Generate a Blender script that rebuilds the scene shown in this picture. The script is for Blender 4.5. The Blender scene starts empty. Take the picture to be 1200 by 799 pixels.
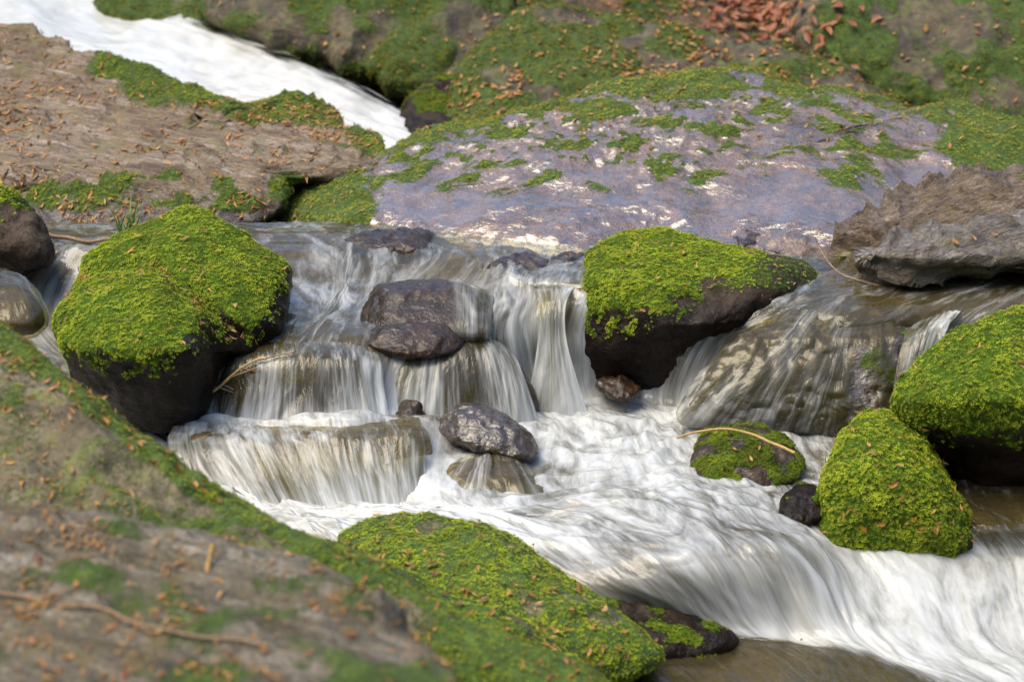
import bpy, math, random
import numpy as np
from mathutils import Vector, Matrix
from mathutils.bvhtree import BVHTree

# ------------------------------------------------------------------ camera, sky, sun, exposure
SC = bpy.context.scene
COL = SC.collection
PW, PH = 1200.0, 799.0
LENS, ZC, PITCH = 70.0, 2.2, math.radians(15)
F = PW * LENS / 36.0
cam = bpy.data.cameras.new('camera')
cam.lens = LENS; cam.sensor_width = 36; cam.clip_end = 500; cam.clip_start = .05
cam.dof.use_dof = True; cam.dof.focus_distance = 6.45; cam.dof.aperture_fstop = 2.8
camo = bpy.data.objects.new('camera', cam); COL.objects.link(camo)
camo.location = (0, 0, ZC); camo.rotation_euler = (math.pi / 2 - PITCH, 0, 0)
SC.camera = camo

SUN = Vector((-.42, -.24, .88)).normalized()
w = bpy.data.worlds.new('World'); SC.world = w; w.use_nodes = True
nt = w.node_tree
sky = nt.nodes.new('ShaderNodeTexSky'); sky.sky_type = 'NISHITA'; sky.sun_disc = False; sky.dust_density = 1.; sky.air_density = 1.
sky.sun_elevation = math.asin(SUN.z); sky.sun_rotation = math.atan2(SUN.x, SUN.y)
bg = nt.nodes['Background']; bg.inputs['Strength'].default_value = .14
nt.links.new(sky.outputs[0], bg.inputs[0])
sl = bpy.data.lights.new('sun', 'SUN'); sl.energy = 2.1; sl.angle = math.radians(50); sl.color = (1, .87, .64)
so = bpy.data.objects.new('sun', sl); COL.objects.link(so)
so.rotation_euler = SUN.to_track_quat('Z', 'Y').to_euler(); so.location = (-5, -3, 8)
vs = SC.view_settings
SC.display_settings.display_device = 'sRGB'
vs.view_transform = 'Standard'; vs.look = 'None'; vs.exposure = 1.52; vs.gamma = 1
SC.render.engine = 'CYCLES'
SC.cycles.use_denoising = True
SC.cycles.max_bounces = 6; SC.cycles.transparent_max_bounces = 10
SC.cycles.sample_clamp_indirect = 6
RNG = np.random.default_rng(7)
random.seed(7)

# ------------------------------------------------------------------ helpers: projection and noise
CP, SP = math.cos(PITCH), math.sin(PITCH)
def ray(u, v):
    a = (np.asarray(u, float) - PW / 2) / F; k = (PH / 2 - np.asarray(v, float)) / F
    return a, CP + k * SP, -SP + k * CP
def at_y(u, v, Y):
    a, dy, dz = ray(u, v); t = np.asarray(Y, float) / dy
    return np.stack(np.broadcast_arrays(a * t, Y, ZC + dz * t), -1)
def at_z(u, v, z):
    a, dy, dz = ray(u, v); t = (np.asarray(z, float) - ZC) / dz
    return np.stack(np.broadcast_arrays(a * t, dy * t, z), -1)
def pix(p):
    p = np.asarray(p); x, y, z = p[..., 0], p[..., 1], p[..., 2] - ZC
    d = y * CP - z * SP; up = y * SP + z * CP
    return PW / 2 + F * x / d, PH / 2 - F * up / d

PERM = np.random.default_rng(3).permutation(4096).astype(np.int64)
GRAD = np.random.default_rng(4).normal(size=(4096, 3)); GRAD /= np.linalg.norm(GRAD, axis=1, keepdims=True)
def noise(p):
    p = np.asarray(p, float); i = np.floor(p).astype(np.int64); f = p - i
    s = f * f * f * (f * (f * 6 - 15) + 10)
    out = 0
    for dx in (0, 1):
        wx = s[:, 0] if dx else 1 - s[:, 0]
        for dy in (0, 1):
            wy = s[:, 1] if dy else 1 - s[:, 1]
            for dz in (0, 1):
                wz = s[:, 2] if dz else 1 - s[:, 2]
                h = PERM[(PERM[(PERM[(i[:, 0] + dx) & 4095] + i[:, 1] + dy) & 4095] + i[:, 2] + dz) & 4095]
                g = GRAD[h]
                out = out + wx * wy * wz * (g[:, 0] * (f[:, 0] - dx) + g[:, 1] * (f[:, 1] - dy) + g[:, 2] * (f[:, 2] - dz))
    return out * 1.6
def fbm(p, octv=4, gain=.5, lac=2.03):
    p = np.asarray(p, float); a, s, o = 1., 0, 0.
    for k in range(octv):
        o = o + a * noise(p + 17.3 * k); s += a; a *= gain; p = p * lac
    return o / s
def ridged(p, octv=3):
    p = np.asarray(p, float); a, s, o = 1., 0, 0.
    for k in range(octv):
        o = o + a * (1 - 2 * np.abs(noise(p + 9.7 * k))); s += a; a *= .5; p = p * 2.1
    return o / s
def sstep(a, b, x):
    t = np.clip((np.asarray(x, float) - a) / (b - a), 0, 1); return t * t * (3 - 2 * t)

# ------------------------------------------------------------------ helpers: meshes and objects
def mesh_np(name, V, Fc, mat, smooth=True, attrs=None, uv=None):
    V = np.ascontiguousarray(V, np.float32); Fc = np.ascontiguousarray(Fc, np.int32)
    m = bpy.data.meshes.new(name); n, k = Fc.shape
    m.vertices.add(len(V)); m.vertices.foreach_set('co', V.ravel())
    m.loops.add(n * k); m.loops.foreach_set('vertex_index', Fc.ravel())
    m.polygons.add(n); m.polygons.foreach_set('loop_start', np.arange(0, n * k, k, dtype=np.int32))
    m.polygons.foreach_set('use_smooth', np.full(n, smooth, bool))
    for an, av in (attrs or {}).items():
        a = m.attributes.new(an, 'FLOAT', 'POINT'); a.data.foreach_set('value', np.ascontiguousarray(av, np.float32))
    if uv is not None:
        l = m.uv_layers.new(name='flow'); l.data.foreach_set('uv', np.ascontiguousarray(uv[Fc.ravel()], np.float32).ravel())
    m.update(calc_edges=True)
    if mat: m.materials.append(mat)
    return m
def link(name, data, parent=None):
    o = bpy.data.objects.new(name, data); COL.objects.link(o)
    if parent: o.parent = parent
    return o
def tag(o, label=None, cat=None, group=None, kind=None):
    for k, v in (('label', label), ('category', cat), ('group', group), ('kind', kind)):
        if v: o[k] = v
    return o
def vnormals(V, Fc):
    a = V[Fc[:, 2]] - V[Fc[:, 0]]; b = V[Fc[:, 3 if Fc.shape[1] == 4 else 1]] - V[Fc[:, 1 if Fc.shape[1] == 4 else 0]]
    n = np.cross(a, b) if Fc.shape[1] == 4 else np.cross(V[Fc[:, 1]] - V[Fc[:, 0]], V[Fc[:, 2]] - V[Fc[:, 0]])
    N = np.zeros_like(V)
    for k in range(Fc.shape[1]): np.add.at(N, Fc[:, k], n)
    return N / (np.linalg.norm(N, axis=1, keepdims=True) + 1e-12)
def grid_faces(nr, nc):
    i = np.arange(nr - 1)[:, None] * nc + np.arange(nc - 1)[None]
    i = i.ravel(); return np.stack([i, i + 1, i + nc + 1, i + nc], 1)
def spline1(P, t):            # Catmull-Rom over axis 0
    n = len(P); i = np.clip(np.floor(t).astype(int), 0, n - 2); f = (t - i).reshape((-1,) + (1,) * (P.ndim - 1))
    p0, p1, p2, p3 = P[np.maximum(i - 1, 0)], P[i], P[i + 1], P[np.minimum(i + 2, n - 1)]
    return .5 * (2 * p1 + (p2 - p0) * f + (2 * p0 - 5 * p1 + 4 * p2 - p3) * f ** 2 + (3 * p1 - p0 - 3 * p2 + p3) * f ** 3)

# ------------------------------------------------------------------ materials
class NB:
    def __init__(s, name):
        s.m = bpy.data.materials.new(name); s.m.use_nodes = True; s.t = s.m.node_tree; s.t.nodes.clear()
        s.out = s.n('ShaderNodeOutputMaterial')
    def n(s, typ, **kw):
        nd = s.t.nodes.new(typ)
        for k, v in kw.items():
            if hasattr(nd, k): setattr(nd, k, v)
        return nd
    def l(s, a, b): s.t.links.new(a, b)
    def put(s, inp, v):
        if isinstance(v, bpy.types.NodeSocket): s.l(v, inp)
        elif v is not None: inp.default_value = v
    def noise(s, vec, scale, detail=4, rough=.55, dist=0.):
        nd = s.n('ShaderNodeTexNoise'); s.put(nd.inputs['Vector'], vec)
        nd.inputs['Scale'].default_value = scale; nd.inputs['Detail'].default_value = detail
        nd.inputs['Roughness'].default_value = rough; nd.inputs['Distortion'].default_value = dist
        return nd.outputs['Fac']
    def ramp(s, f, stops):
        nd = s.n('ShaderNodeValToRGB'); s.put(nd.inputs[0], f); e = nd.color_ramp.elements
        while len(e) < len(stops): e.new(.5)
        for k, (p, c) in enumerate(stops):
            e[k].position = p; e[k].color = (c, c, c, 1) if isinstance(c, (int, float)) else (*c, 1)
        return nd.outputs[0]
    def mix(s, f, a, b, mode='MIX'):
        nd = s.n('ShaderNodeMix', data_type='RGBA', blend_type=mode)
        s.put(nd.inputs[0], f)
        for i, v in ((6, a), (7, b)): s.put(nd.inputs[i], (*v, 1) if isinstance(v, tuple) else v)
        return nd.outputs[2]
    def math(s, op, a, b=None, c=None, clamp=False):
        nd = s.n('ShaderNodeMath', operation=op, use_clamp=clamp)
        for i, v in enumerate((a, b, c)): s.put(nd.inputs[i], v)
        return nd.outputs[0]
    def attr(s, name): 
        nd = s.n('ShaderNodeAttribute'); nd.attribute_name = name; return nd.outputs['Fac']
    def mapping(s, vec, scale, rot=(0, 0, 0)):
        nd = s.n('ShaderNodeMapping'); s.l(vec, nd.inputs[0]); nd.inputs['Scale'].default_value = scale; nd.inputs['Rotation'].default_value = rot
        return nd.outputs[0]
    def pos(s): return s.n('ShaderNodeNewGeometry').outputs['Position']
    def bump(s, h, strength, dist, prev=None):
        nd = s.n('ShaderNodeBump'); s.put(nd.inputs['Height'], h); nd.inputs['Strength'].default_value = strength; nd.inputs['Distance'].default_value = dist
        if prev: s.l(prev, nd.inputs['Normal'])
        return nd.outputs[0]
    def bsdf(s, col, rough, normal=None, spec=.5):
        b = s.n('ShaderNodeBsdfPrincipled'); s.put(b.inputs['Base Color'], (*col, 1) if isinstance(col, tuple) else col)
        s.put(b.inputs['Roughness'], rough); b.inputs['Specular IOR Level'].default_value = spec
        if normal: s.l(normal, b.inputs['Normal'])
        return b

MOSS_A, MOSS_B, MOSS_C = (.045, .085, .006), (.17, .24, .012), (.12, .095, .02)
def stone_mat(name, ca, cb, cc, wetcol=(.035, .028, .022), dry_rough=.75, strata=None, moss_tone=1., bumpk=1., lichen=None, coat=.8, wet_rough=.14, spec=.5, coat_ior=1.4, coat_bump=(30, .5), coat_rough=.14):
    b = NB(name); p = b.pos()
    vec = b.mapping(b.mapping(p, (1, 1, 1), strata[1]), strata[0]) if strata else p
    n1 = b.noise(vec, 5, 6, .6, .6); n2 = b.noise(vec, 23, 5, .65, .3); n3 = b.noise(p, 110, 3, .6)
    col = b.ramp(n1, [(.34, ca), (.52, cb), (.70, cc)])
    col = b.mix(b.ramp(n2, [(.36, .75), (.52, 0.)]), col, tuple(x * .38 for x in ca))
    col = b.mix(b.ramp(n3, [(.40, .45), (.55, 0.)]), col, tuple(x * .45 for x in ca))
    if lichen: col = b.mix(b.ramp(b.noise(p, 9, 5, .7, 1.), [(.52, 0.), (.62, .85)]), col, lichen)
    wet = b.attr('wet')
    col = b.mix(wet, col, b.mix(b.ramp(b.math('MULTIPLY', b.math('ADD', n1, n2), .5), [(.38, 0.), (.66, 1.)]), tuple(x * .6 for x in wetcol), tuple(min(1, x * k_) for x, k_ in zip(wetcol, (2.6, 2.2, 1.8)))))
    rgh = b.mix(wet, (dry_rough,) * 3, b.ramp(n2, [(.3, wet_rough), (.7, wet_rough + .2)]))
    m = b.attr('moss')
    mm = b.ramp(b.math('ADD', m, b.math('MULTIPLY', b.math('SUBTRACT', b.noise(p, 60, 4, .7), .5), .8)), [(.38, 0.), (.58, 1.)])
    mcol = b.ramp(b.noise(p, 34, 4, .7), [(.3, tuple(x * .55 * moss_tone for x in MOSS_A)), (.55, tuple(x * moss_tone for x in MOSS_A)), (.75, tuple(x * .8 * moss_tone for x in MOSS_B))])
    col = b.mix(mm, col, mcol); rgh = b.mix(mm, rgh, (.9,) * 3)
    nb = b.bump(n2, .55 * bumpk, .03); nb = b.bump(n3, .4 * bumpk, .008, nb)
    nb = b.bump(b.math('MULTIPLY', b.noise(p, 140, 2), mm), .8, .012, nb)
    s = b.bsdf(col, rgh, nb, spec)
    b.l(b.math('MULTIPLY', b.math('MULTIPLY', wet, b.math('SUBTRACT', 1., mm)), coat), s.inputs['Coat Weight']); s.inputs['Coat Roughness'].default_value = coat_rough; s.inputs['Coat IOR'].default_value = coat_ior
    b.l(b.bump(b.noise(b.mapping(p, (1, 1, 2.)), coat_bump[0], 4, .6, .6), coat_bump[1], .02), s.inputs['Coat Normal'])
    b.l(s.outputs[0], b.out.inputs[0]); return b.m

def moss_mat(name, tone=1., hue=(1, 1, 1)):
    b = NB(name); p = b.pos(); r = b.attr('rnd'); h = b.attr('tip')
    T = lambda c: tuple(x * tone * q for x, q in zip(c, hue))
    col = b.ramp(r, [(0., T((.10, .15, .009))), (.3, T((.19, .25, .012))), (.7, T((.29, .345, .016))), (.93, T((.37, .40, .03))), (1., T((.26, .16, .03)))])
    big = b.noise(p, 6, 4, .6)
    col = b.mix(b.ramp(big, [(.36, .7), (.52, 0.)]), col, T((.07, .11, .012)))
    col = b.mix(b.ramp(b.noise(p, 15, 4, .65, .5), [(.52, 0.), (.66, .6)]), col, T((.20, .16, .03)))
    col = b.mix(b.ramp(b.noise(p, 9, 3, .6), [(.50, 0.), (.64, .5)]), col, T((.36, .42, .03)))
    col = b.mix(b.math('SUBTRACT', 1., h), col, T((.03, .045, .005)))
    s = b.bsdf(col, .75, spec=.2)
    tr = b.n('ShaderNodeBsdfTranslucent'); b.l(col, tr.inputs[0])
    mx = b.n('ShaderNodeMixShader'); mx.inputs[0].default_value = .3
    b.l(s.outputs[0], mx.inputs[1]); b.l(tr.outputs[0], mx.inputs[2]); b.l(mx.outputs[0], b.out.inputs[0]); return b.m

def leaf_mat(name, stops):
    b = NB(name); o = b.n('ShaderNodeObjectInfo').outputs['Random']; r = b.attr('rnd')
    f = b.math('FRACT', b.math('ADD', o, r))
    col = b.ramp(f, stops); p = b.pos()
    col = b.mix(b.ramp(b.noise(p, 120, 3), [(.35, .5), (.6, 0.)]), col, tuple(x * .4 for x in stops[0][1]))
    s = b.bsdf(col, .55); tr = b.n('ShaderNodeBsdfTranslucent'); b.l(col, tr.inputs[0])
    mx = b.n('ShaderNodeMixShader'); mx.inputs[0].default_value = .2
    b.l(s.outputs[0], mx.inputs[1]); b.l(tr.outputs[0], mx.inputs[2]); b.l(mx.outputs[0], b.out.inputs[0]); return b.m

def wood_mat(name, ca, cb):
    b = NB(name); p = b.pos(); n = b.noise(b.mapping(p, (60, 20, 60)), 3, 4, .6)
    s = b.bsdf(b.ramp(n, [(.35, ca), (.65, cb)]), .6, b.bump(n, .5, .004)); b.l(s.outputs[0], b.out.inputs[0]); return b.m

def water_mat(name, sx=22., sy=2.0, tint=(.58, .53, .33), foamcol=(.575, .59, .59), soft=.52, murk=.12, rough=.14, gain=1.45, ior=1.5, bias=.05):
    b = NB(name); uv = b.n('ShaderNodeUVMap'); uv.uv_map = 'flow'; uv = uv.outputs[0]
    p = b.pos(); pool = b.attr('pool')
    n1 = b.noise(b.mapping(uv, (sx, sy, 1)), 1, 3, .55, .6)
    n2 = b.noise(b.mapping(uv, (sx * 3.6, sy * 1.3, 1)), 1, 4, .65, .5)
    n3 = b.noise(b.mapping(uv, (sx * .26, sy * .8, 1)), 1, 4, .6, 1.)
    q1 = b.noise(b.mapping(uv, (sx * .42, sy * 1.9, 1)), 1, 5, .6, 1.6)
    q2 = b.noise(b.mapping(uv, (sx * 1.6, sy * 5.5, 1)), 1, 4, .65, 1.2)
    W = lambda *ab: [b.math('MULTIPLY', a, k) for a, k in ab]
    x, y, z = W((n1, .32), (n2, .26), (n3, .42)); fall = b.math('ADD', b.math('ADD', x, y), z)
    x, y, z = W((q1, .66), (q2, .22), (n2, .12)); swirl = b.math('ADD', b.math('ADD', x, y), z)
    mv = b.n('ShaderNodeMix', data_type='FLOAT'); b.l(pool, mv.inputs[0]); b.l(fall, mv.inputs[2]); b.l(swirl, mv.inputs[3]); st = mv.outputs[0]
    f = b.math('ADD', b.math('SUBTRACT', b.attr('foam'), bias), b.math('MULTIPLY', b.math('MULTIPLY', b.math('SUBTRACT', st, .5), 2. * gain), b.math('SUBTRACT', 1., b.math('MULTIPLY', b.attr('silk'), .45))))
    fm = b.n('ShaderNodeMapRange', interpolation_type='SMOOTHSTEP'); b.l(f, fm.inputs[0])
    fm.inputs[1].default_value = .5 - soft; fm.inputs[2].default_value = .5 + soft + .12
    nrm = b.bump(st, .10, .03); nrm2 = b.bump(b.noise(b.mapping(uv, (sx * .6, sy * 2.4, 1)), 1, 4, .6, 1.), .40, .03, nrm)
    d = b.n('ShaderNodeBsdfDiffuse')
    fc = b.mix(b.ramp(st, [(.36, .7), (.56, 0.)]), foamcol, (.37, .38, .34))
    b.l(fc, d.inputs[0]); b.l(nrm, d.inputs['Normal'])
    tl = b.n('ShaderNodeBsdfTranslucent'); b.l(fc, tl.inputs[0])
    wm = b.n('ShaderNodeMixShader'); wm.inputs[0].default_value = .3; b.l(d.outputs[0], wm.inputs[1]); b.l(tl.outputs[0], wm.inputs[2])
    tp = b.n('ShaderNodeBsdfTransparent'); tp.inputs[0].default_value = (*tint, 1)
    mk = b.n('ShaderNodeBsdfDiffuse'); mk.inputs[0].default_value = (.24, .20, .09, 1); b.l(nrm, mk.inputs['Normal'])
    cm = b.n('ShaderNodeMixShader'); cm.inputs[0].default_value = murk; b.l(tp.outputs[0], cm.inputs[1]); b.l(mk.outputs[0], cm.inputs[2])
    body = b.n('ShaderNodeMixShader'); b.l(fm.outputs[0], body.inputs[0]); b.l(cm.outputs[0], body.inputs[1]); b.l(wm.outputs[0], body.inputs[2])
    gl = b.n('ShaderNodeBsdfGlossy'); gl.inputs['Roughness'].default_value = rough; b.l(nrm2, gl.inputs['Normal'])
    fr = b.n('ShaderNodeFresnel'); fr.inputs[0].default_value = ior; b.l(nrm2, fr.inputs['Normal'])
    fin = b.n('ShaderNodeMixShader'); b.l(fr.outputs[0], fin.inputs[0]); b.l(body.outputs[0], fin.inputs[1]); b.l(gl.outputs[0], fin.inputs[2])
    # thin edges of a sheet fade out
    ed = b.n('ShaderNodeMixShader'); b.l(b.attr('edge'), ed.inputs[0])
    t2 = b.n('ShaderNodeBsdfTransparent'); b.l(t2.outputs[0], ed.inputs[1]); b.l(fin.outputs[0], ed.inputs[2])
    b.l(ed.outputs[0], b.out.inputs[0]); return b.m

M = {}
M['brown'] = stone_mat('brown_stone', (.07, .055, .042), (.15, .12, .09), (.24, .20, .16))
M['dark'] = stone_mat('dark_wet_shade_stone', (.03, .022, .015), (.06, .042, .03), (.10, .075, .05), wetcol=(.0055, .0034, .002), coat=.14, wet_rough=.3, spec=.12, coat_bump=(20, 1.))  # wet stone; its near-black wet colour also carries the shade under boulders
M['shiny'] = stone_mat('shiny_wet_stone', (.03, .022, .017), (.06, .042, .03), (.10, .075, .05), wetcol=(.015, .0085, .004), coat=.7, wet_rough=.3, spec=.2, coat_bump=(16, .8), coat_ior=1.36, coat_rough=.08)
M['glist'] = stone_mat('glistening_stone', (.03, .022, .017), (.06, .042, .03), (.10, .075, .05), wetcol=(.02, .013, .006), coat=1., wet_rough=.3, spec=.2, coat_bump=(30, .6), coat_ior=1.65, coat_rough=.1)
M['violet'] = stone_mat('violet_grey_stone', (.10, .075, .065), (.20, .165, .155), (.28, .235, .225), wetcol=(.075, .055, .042), dry_rough=.45, coat=1.)
M['film'] = stone_mat('film_washed_slab_stone', (.085, .045, .02), (.15, .115, .09), (.24, .195, .17), wetcol=(.082, .05, .024), dry_rough=.3, coat=1., bumpk=1.7, coat_ior=2.0, coat_bump=(18, .5), coat_rough=.12, lichen=(.15, .08, .022))
M['grey'] = stone_mat('grey_slab_stone', (.06, .047, .026), (.155, .13, .09), (.32, .29, .24), strata=((.55, 4.5, 4.5), (0, 0, .55)), lichen=(.11, .085, .03), bumpk=1.5)
M['pink'] = stone_mat('pinkish_ledge_stone', (.085, .05, .028), (.20, .145, .095), (.34, .285, .23), strata=((.35, 3., 5.), (0, 0, .62)), lichen=(.13, .11, .045), bumpk=1.3)
M['layer'] = stone_mat('layered_stone', (.09, .056, .028), (.22, .16, .10), (.40, .34, .275), strata=((1.2, 1.2, 6.), (0, .35, 0)), dry_rough=.42, lichen=(.17, .12, .03), bumpk=2., wetcol=(.075, .05, .028), coat=.6)
M['layer_grey'] = stone_mat('ragged_grey_stone', (.10, .08, .06), (.24, .21, .18), (.44, .41, .38), strata=((1.2, 1.2, 6.), (0, .3, 0)), dry_rough=.4, lichen=(.16, .13, .04), bumpk=2.2, wetcol=(.09, .075, .06), coat=.7)
M['fallrock'] = stone_mat('fall_washed_stone', (.03, .022, .015), (.06, .045, .03), (.09, .07, .045), wetcol=(.024, .015, .009), coat=1., coat_ior=1.7, coat_rough=.1)
M['olive'] = stone_mat('olive_bed_stone', (.06, .048, .02), (.12, .095, .035), (.19, .15, .06), wetcol=(.09, .07, .03))
M['far'] = stone_mat('far_bank_stone', (.03, .022, .012), (.07, .052, .024), (.12, .095, .05), lichen=(.07, .085, .014), moss_tone=.8)
M['mossrock'] = stone_mat('mossy_bank_stone', (.065, .05, .025), (.13, .105, .055), (.23, .20, .14), lichen=(.10, .115, .02))
M['moss'] = moss_mat('moss_sprigs', 1.3, (1, 1.02, 1))
M['moss_dark'] = moss_mat('dark_moss_sprigs', .75, (.95, 1, 1))
M['moss_far'] = moss_mat('far_moss_sprigs', .62, (1.18, .94, 1.))
M['moss_olive'] = moss_mat('olive_moss_sprigs', 1.2, (1.1, .95, 1.3))
M['moss_mid'] = moss_mat('bank_moss_sprigs', .95)
M['leaf'] = leaf_mat('dry_leaf', [(0., (.20, .07, .012)), (.35, (.36, .15, .02)), (.7, (.42, .24, .06)), (1., (.26, .10, .015))])
M['redleaf'] = leaf_mat('red_brown_leaf', [(0., (.15, .035, .012)), (.4, (.27, .075, .02)), (.75, (.34, .14, .05)), (1., (.20, .06, .018))])
M['twig'] = wood_mat('twig_bark', (.10, .055, .03), (.26, .17, .09))
M['straw'] = wood_mat('straw_stem', (.26, .15, .04), (.42, .28, .09))
M['grass'] = leaf_mat('grass_blade', [(0., (.07, .16, .02)), (.5, (.12, .24, .03)), (1., (.16, .26, .05))])
M['water'] = water_mat('stream_water')
M['veil'] = water_mat('thin_fall_water', rough=.2, ior=1.45, gain=1.9, sx=26, bias=.14)
M['chute'] = water_mat('upper_fall_water', sx=6, sy=.7, foamcol=(.66, .66, .64), soft=.5, gain=.3)

# ------------------------------------------------------------------ lofted water
def loft(ctrl, nr, nc, by='z'):
    C = np.array(ctrl, float)                                   # columns, rows, (u, v, z or y, foam)
    X = at_z(C[..., 0], C[..., 1], C[..., 2]) if by == 'z' else at_y(C[..., 0], C[..., 1], C[..., 2])
    G = np.concatenate([X, C[..., 3:]], -1).transpose(1, 0, 2)  # rows, cols, 4+
    seg = np.linalg.norm(np.diff(G[..., :3], axis=0), axis=-1).mean(1) + .02
    cum = np.concatenate([[0], np.cumsum(seg)]); cum /= cum[-1]
    tr = np.interp(np.linspace(0, 1, nr), cum, np.arange(len(cum)))
    segc = np.linalg.norm(np.diff(G[..., :3], axis=1), axis=-1).mean(0) + .02
    cc = np.concatenate([[0], np.cumsum(segc)]); W = cc[-1]; cc /= W
    tc = np.interp(np.linspace(0, 1, nc), cc, np.arange(len(cc)))
    R = spline1(G, tr); R = spline1(R.transpose(1, 0, 2), tc).transpose(1, 0, 2)
    P = R[..., :3]
    s = np.concatenate([np.zeros((1, nc)), np.cumsum(np.linalg.norm(np.diff(P, axis=0), axis=-1), 0)], 0)
    s = s * .5 + s.mean(1, keepdims=True) * .5
    t = np.broadcast_to(np.linspace(0, W, nc)[None], s.shape)
    return P, np.clip(R[..., 3], -.5, 1.2), np.stack([t, s], -1), R[..., 4] if R.shape[-1] > 4 else None

def water_obj(name, ctrl, nr, nc, mat, by='z', amp=.024, fine=.0025, edge=None, parent=None, seed=0., lump=(5., 2.2), silk_rows=None):
    P, foam, uv, extra = loft(ctrl, nr, nc, by)
    V = P.reshape(-1, 3).copy(); Fc = grid_faces(nr, nc); N = vnormals(V, Fc)
    if N[:, 2].mean() < 0: N = -N; Fc = Fc[:, ::-1].copy()
    t, s = uv[..., 0].ravel(), uv[..., 1].ravel()
    fo = foam.ravel()
    pool = sstep(.80, .97, N[:, 2])
    turb = .25 + .9 * np.clip(fo, 0, 1)
    wob = fbm(np.stack([t * 3, s * 3, 0 * t + seed], 1), 2) * .12
    big = fbm(np.stack([(t + wob) * lump[0], s * lump[1], 0 * t + 5 + seed], 1), 3)
    rid = ridged(np.stack([(t + wob) * 4, (s + wob) * 5, 0 * t + 15 + seed], 1), 3)
    mid = fbm(np.stack([(t + wob) * 15, s * 4., 0 * t + 9 + seed], 1), 3)
    fin = fbm(np.stack([(t + wob * .5) * 45, s * 5., 0 * t + 2 + seed], 1), 2)
    silk = np.repeat(np.interp(np.linspace(0, 1, nr), *zip(*silk_rows)), nc) if silk_rows else 0 * t
    k_ = 1 - .75 * silk
    d = turb * (amp * big * 1.3 + k_ * amp * .40 * mid + k_ * pool * amp * 1.2 * rid) + k_ * fine * fin
    V += N * d[:, None]
    fo2 = fo + .35 * big * np.clip(fo, .1, .8) + .22 * mid + .25 * rid * pool * np.clip(fo, 0, .8)
    e = np.ones(len(V))
    if edge is not None:
        ii, jj = np.meshgrid(np.linspace(0, 1, nr), np.linspace(0, 1, nc), indexing='ij')
        ee = np.ones_like(ii)
        for val, co in ((edge[0], ii), (edge[1], 1 - ii), (edge[2], jj), (edge[3], 1 - jj)):
            if val > 0: ee = np.minimum(ee, np.clip(co / val, 0, 1))
        e = np.clip(ee.ravel() * 1.6 + (.9 * fbm(np.stack([t * 30, s * 4, 0 * t + 31], 1), 3)) * (1 - ee.ravel()) - .0, 0, 1)
        e = sstep(.15, .9, e) * (ee.ravel() > 0)
    m = mesh_np(name, V, Fc, mat, True, {'foam': fo2, 'edge': e, 'pool': pool, 'silk': silk}, np.stack([t, s], 1))
    o = link(name, m, parent); return o

def shift(col, du, **kw):
    return [(u + du, v, z, f) for (u, v, z, f) in col]
A = [(-150,262,.70,.1),(-140,300,.66,.3),(-130,345,.56,.4),(-120,380,.47,.5),(-100,420,.40,.6),(-60,470,.34,.6),(20,560,.20,.7),(150,620,.18,.8),(250,680,.10,.7),(350,740,.0,.5),(450,800,-.02,-.2),(600,880,-.03,-.4)]
B = [(60,262,.70,.05),(62,292,.675,.3),(40,330,.58,.45),(35,372,.48,.7),(80,425,.37,.8),(165,492,.275,.6),(240,575,.20,.8),(330,620,.18,.85),(420,680,.10,.7),(500,740,.0,.5),(600,800,-.02,-.2),(720,880,-.03,-.4)]
Cc = [(300,262,.70,.05),(330,290,.685,.2),(340,352,.585,.4),(300,402,.54,.25),(268,487,.345,.75),(232,499,.335,.9),(300,592,.18,.95),(400,615,.18,.9),(520,680,.1,.7),(600,738,.0,.5),(690,768,-.012,-.5),(800,880,-.03,-.4)]
D = [(420,262,.70,.05),(430,286,.69,.2),(410,350,.582,.4),(385,400,.545,.2),(350,488,.36,.8),(350,500,.355,.75),(370,595,.18,.95),(490,612,.182,.9),(610,682,.115,.6),(690,738,.0,.5),(765,765,-.012,-.5),(880,880,-.03,-.4)]
E = [(520,272,.70,.05),(530,296,.687,.2),(495,345,.59,.35),(490,392,.545,.25),(475,484,.335,.85),(470,496,.35,.45),(480,592,.185,.95),(590,612,.185,.85),(690,680,.14,.55),(775,738,.0,.4),(840,763,-.012,-.5),(950,880,-.03,-.4)]
Ff = [(600,285,.70,.05),(595,318,.67,.25),(585,345,.62,.5),(575,395,.53,.5),(590,480,.29,.85),(610,505,.27,.75),(590,592,.2,.6),(680,606,.21,.75),(775,665,.185,.52),(840,738,.0,.55),(905,765,-.012,-.5),(1000,880,-.03,-.4)]
G = [(680,290,.70,.1),(650,325,.67,.25),(645,350,.62,.6),(640,395,.5,.7),(660,474,.28,.9),(700,510,.265,.85),(720,565,.22,.85),(770,592,.235,.7),(850,652,.2,.5),(905,740,.0,.85),(975,770,-.012,-.4),(1050,880,-.03,-.4)]
H = [(800,290,.70,.1),(790,330,.67,.2),(770,370,.58,.3),(750,410,.46,.4),(740,465,.28,.85),(770,505,.262,.8),(810,560,.222,.75),(850,594,.232,.65),(925,648,.195,.6),(975,742,.0,.95),(1040,785,-.015,.0),(1120,880,-.03,-.4)]
I = [(970,305,.69,.05),(925,345,.645,.15),(875,375,.58,.3),(835,420,.45,.5),(815,478,.28,.9),(850,505,.262,.75),(890,560,.22,.65),(925,600,.195,.65),(990,655,.115,.7),(1040,752,.0,.95),(1120,802,-.02,.5),(1200,880,-.03,.2)]
J = [(1090,312,.69,.05),(1050,343,.655,.1),(990,380,.59,.1),(945,430,.44,.12),(925,486,.28,.32),(945,510,.262,.6),(970,565,.21,.5),(1010,612,.178,.4),(1060,652,.11,.75),(1110,748,.0,.95),(1180,800,-.02,.75),(1260,880,-.03,.3)]
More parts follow.
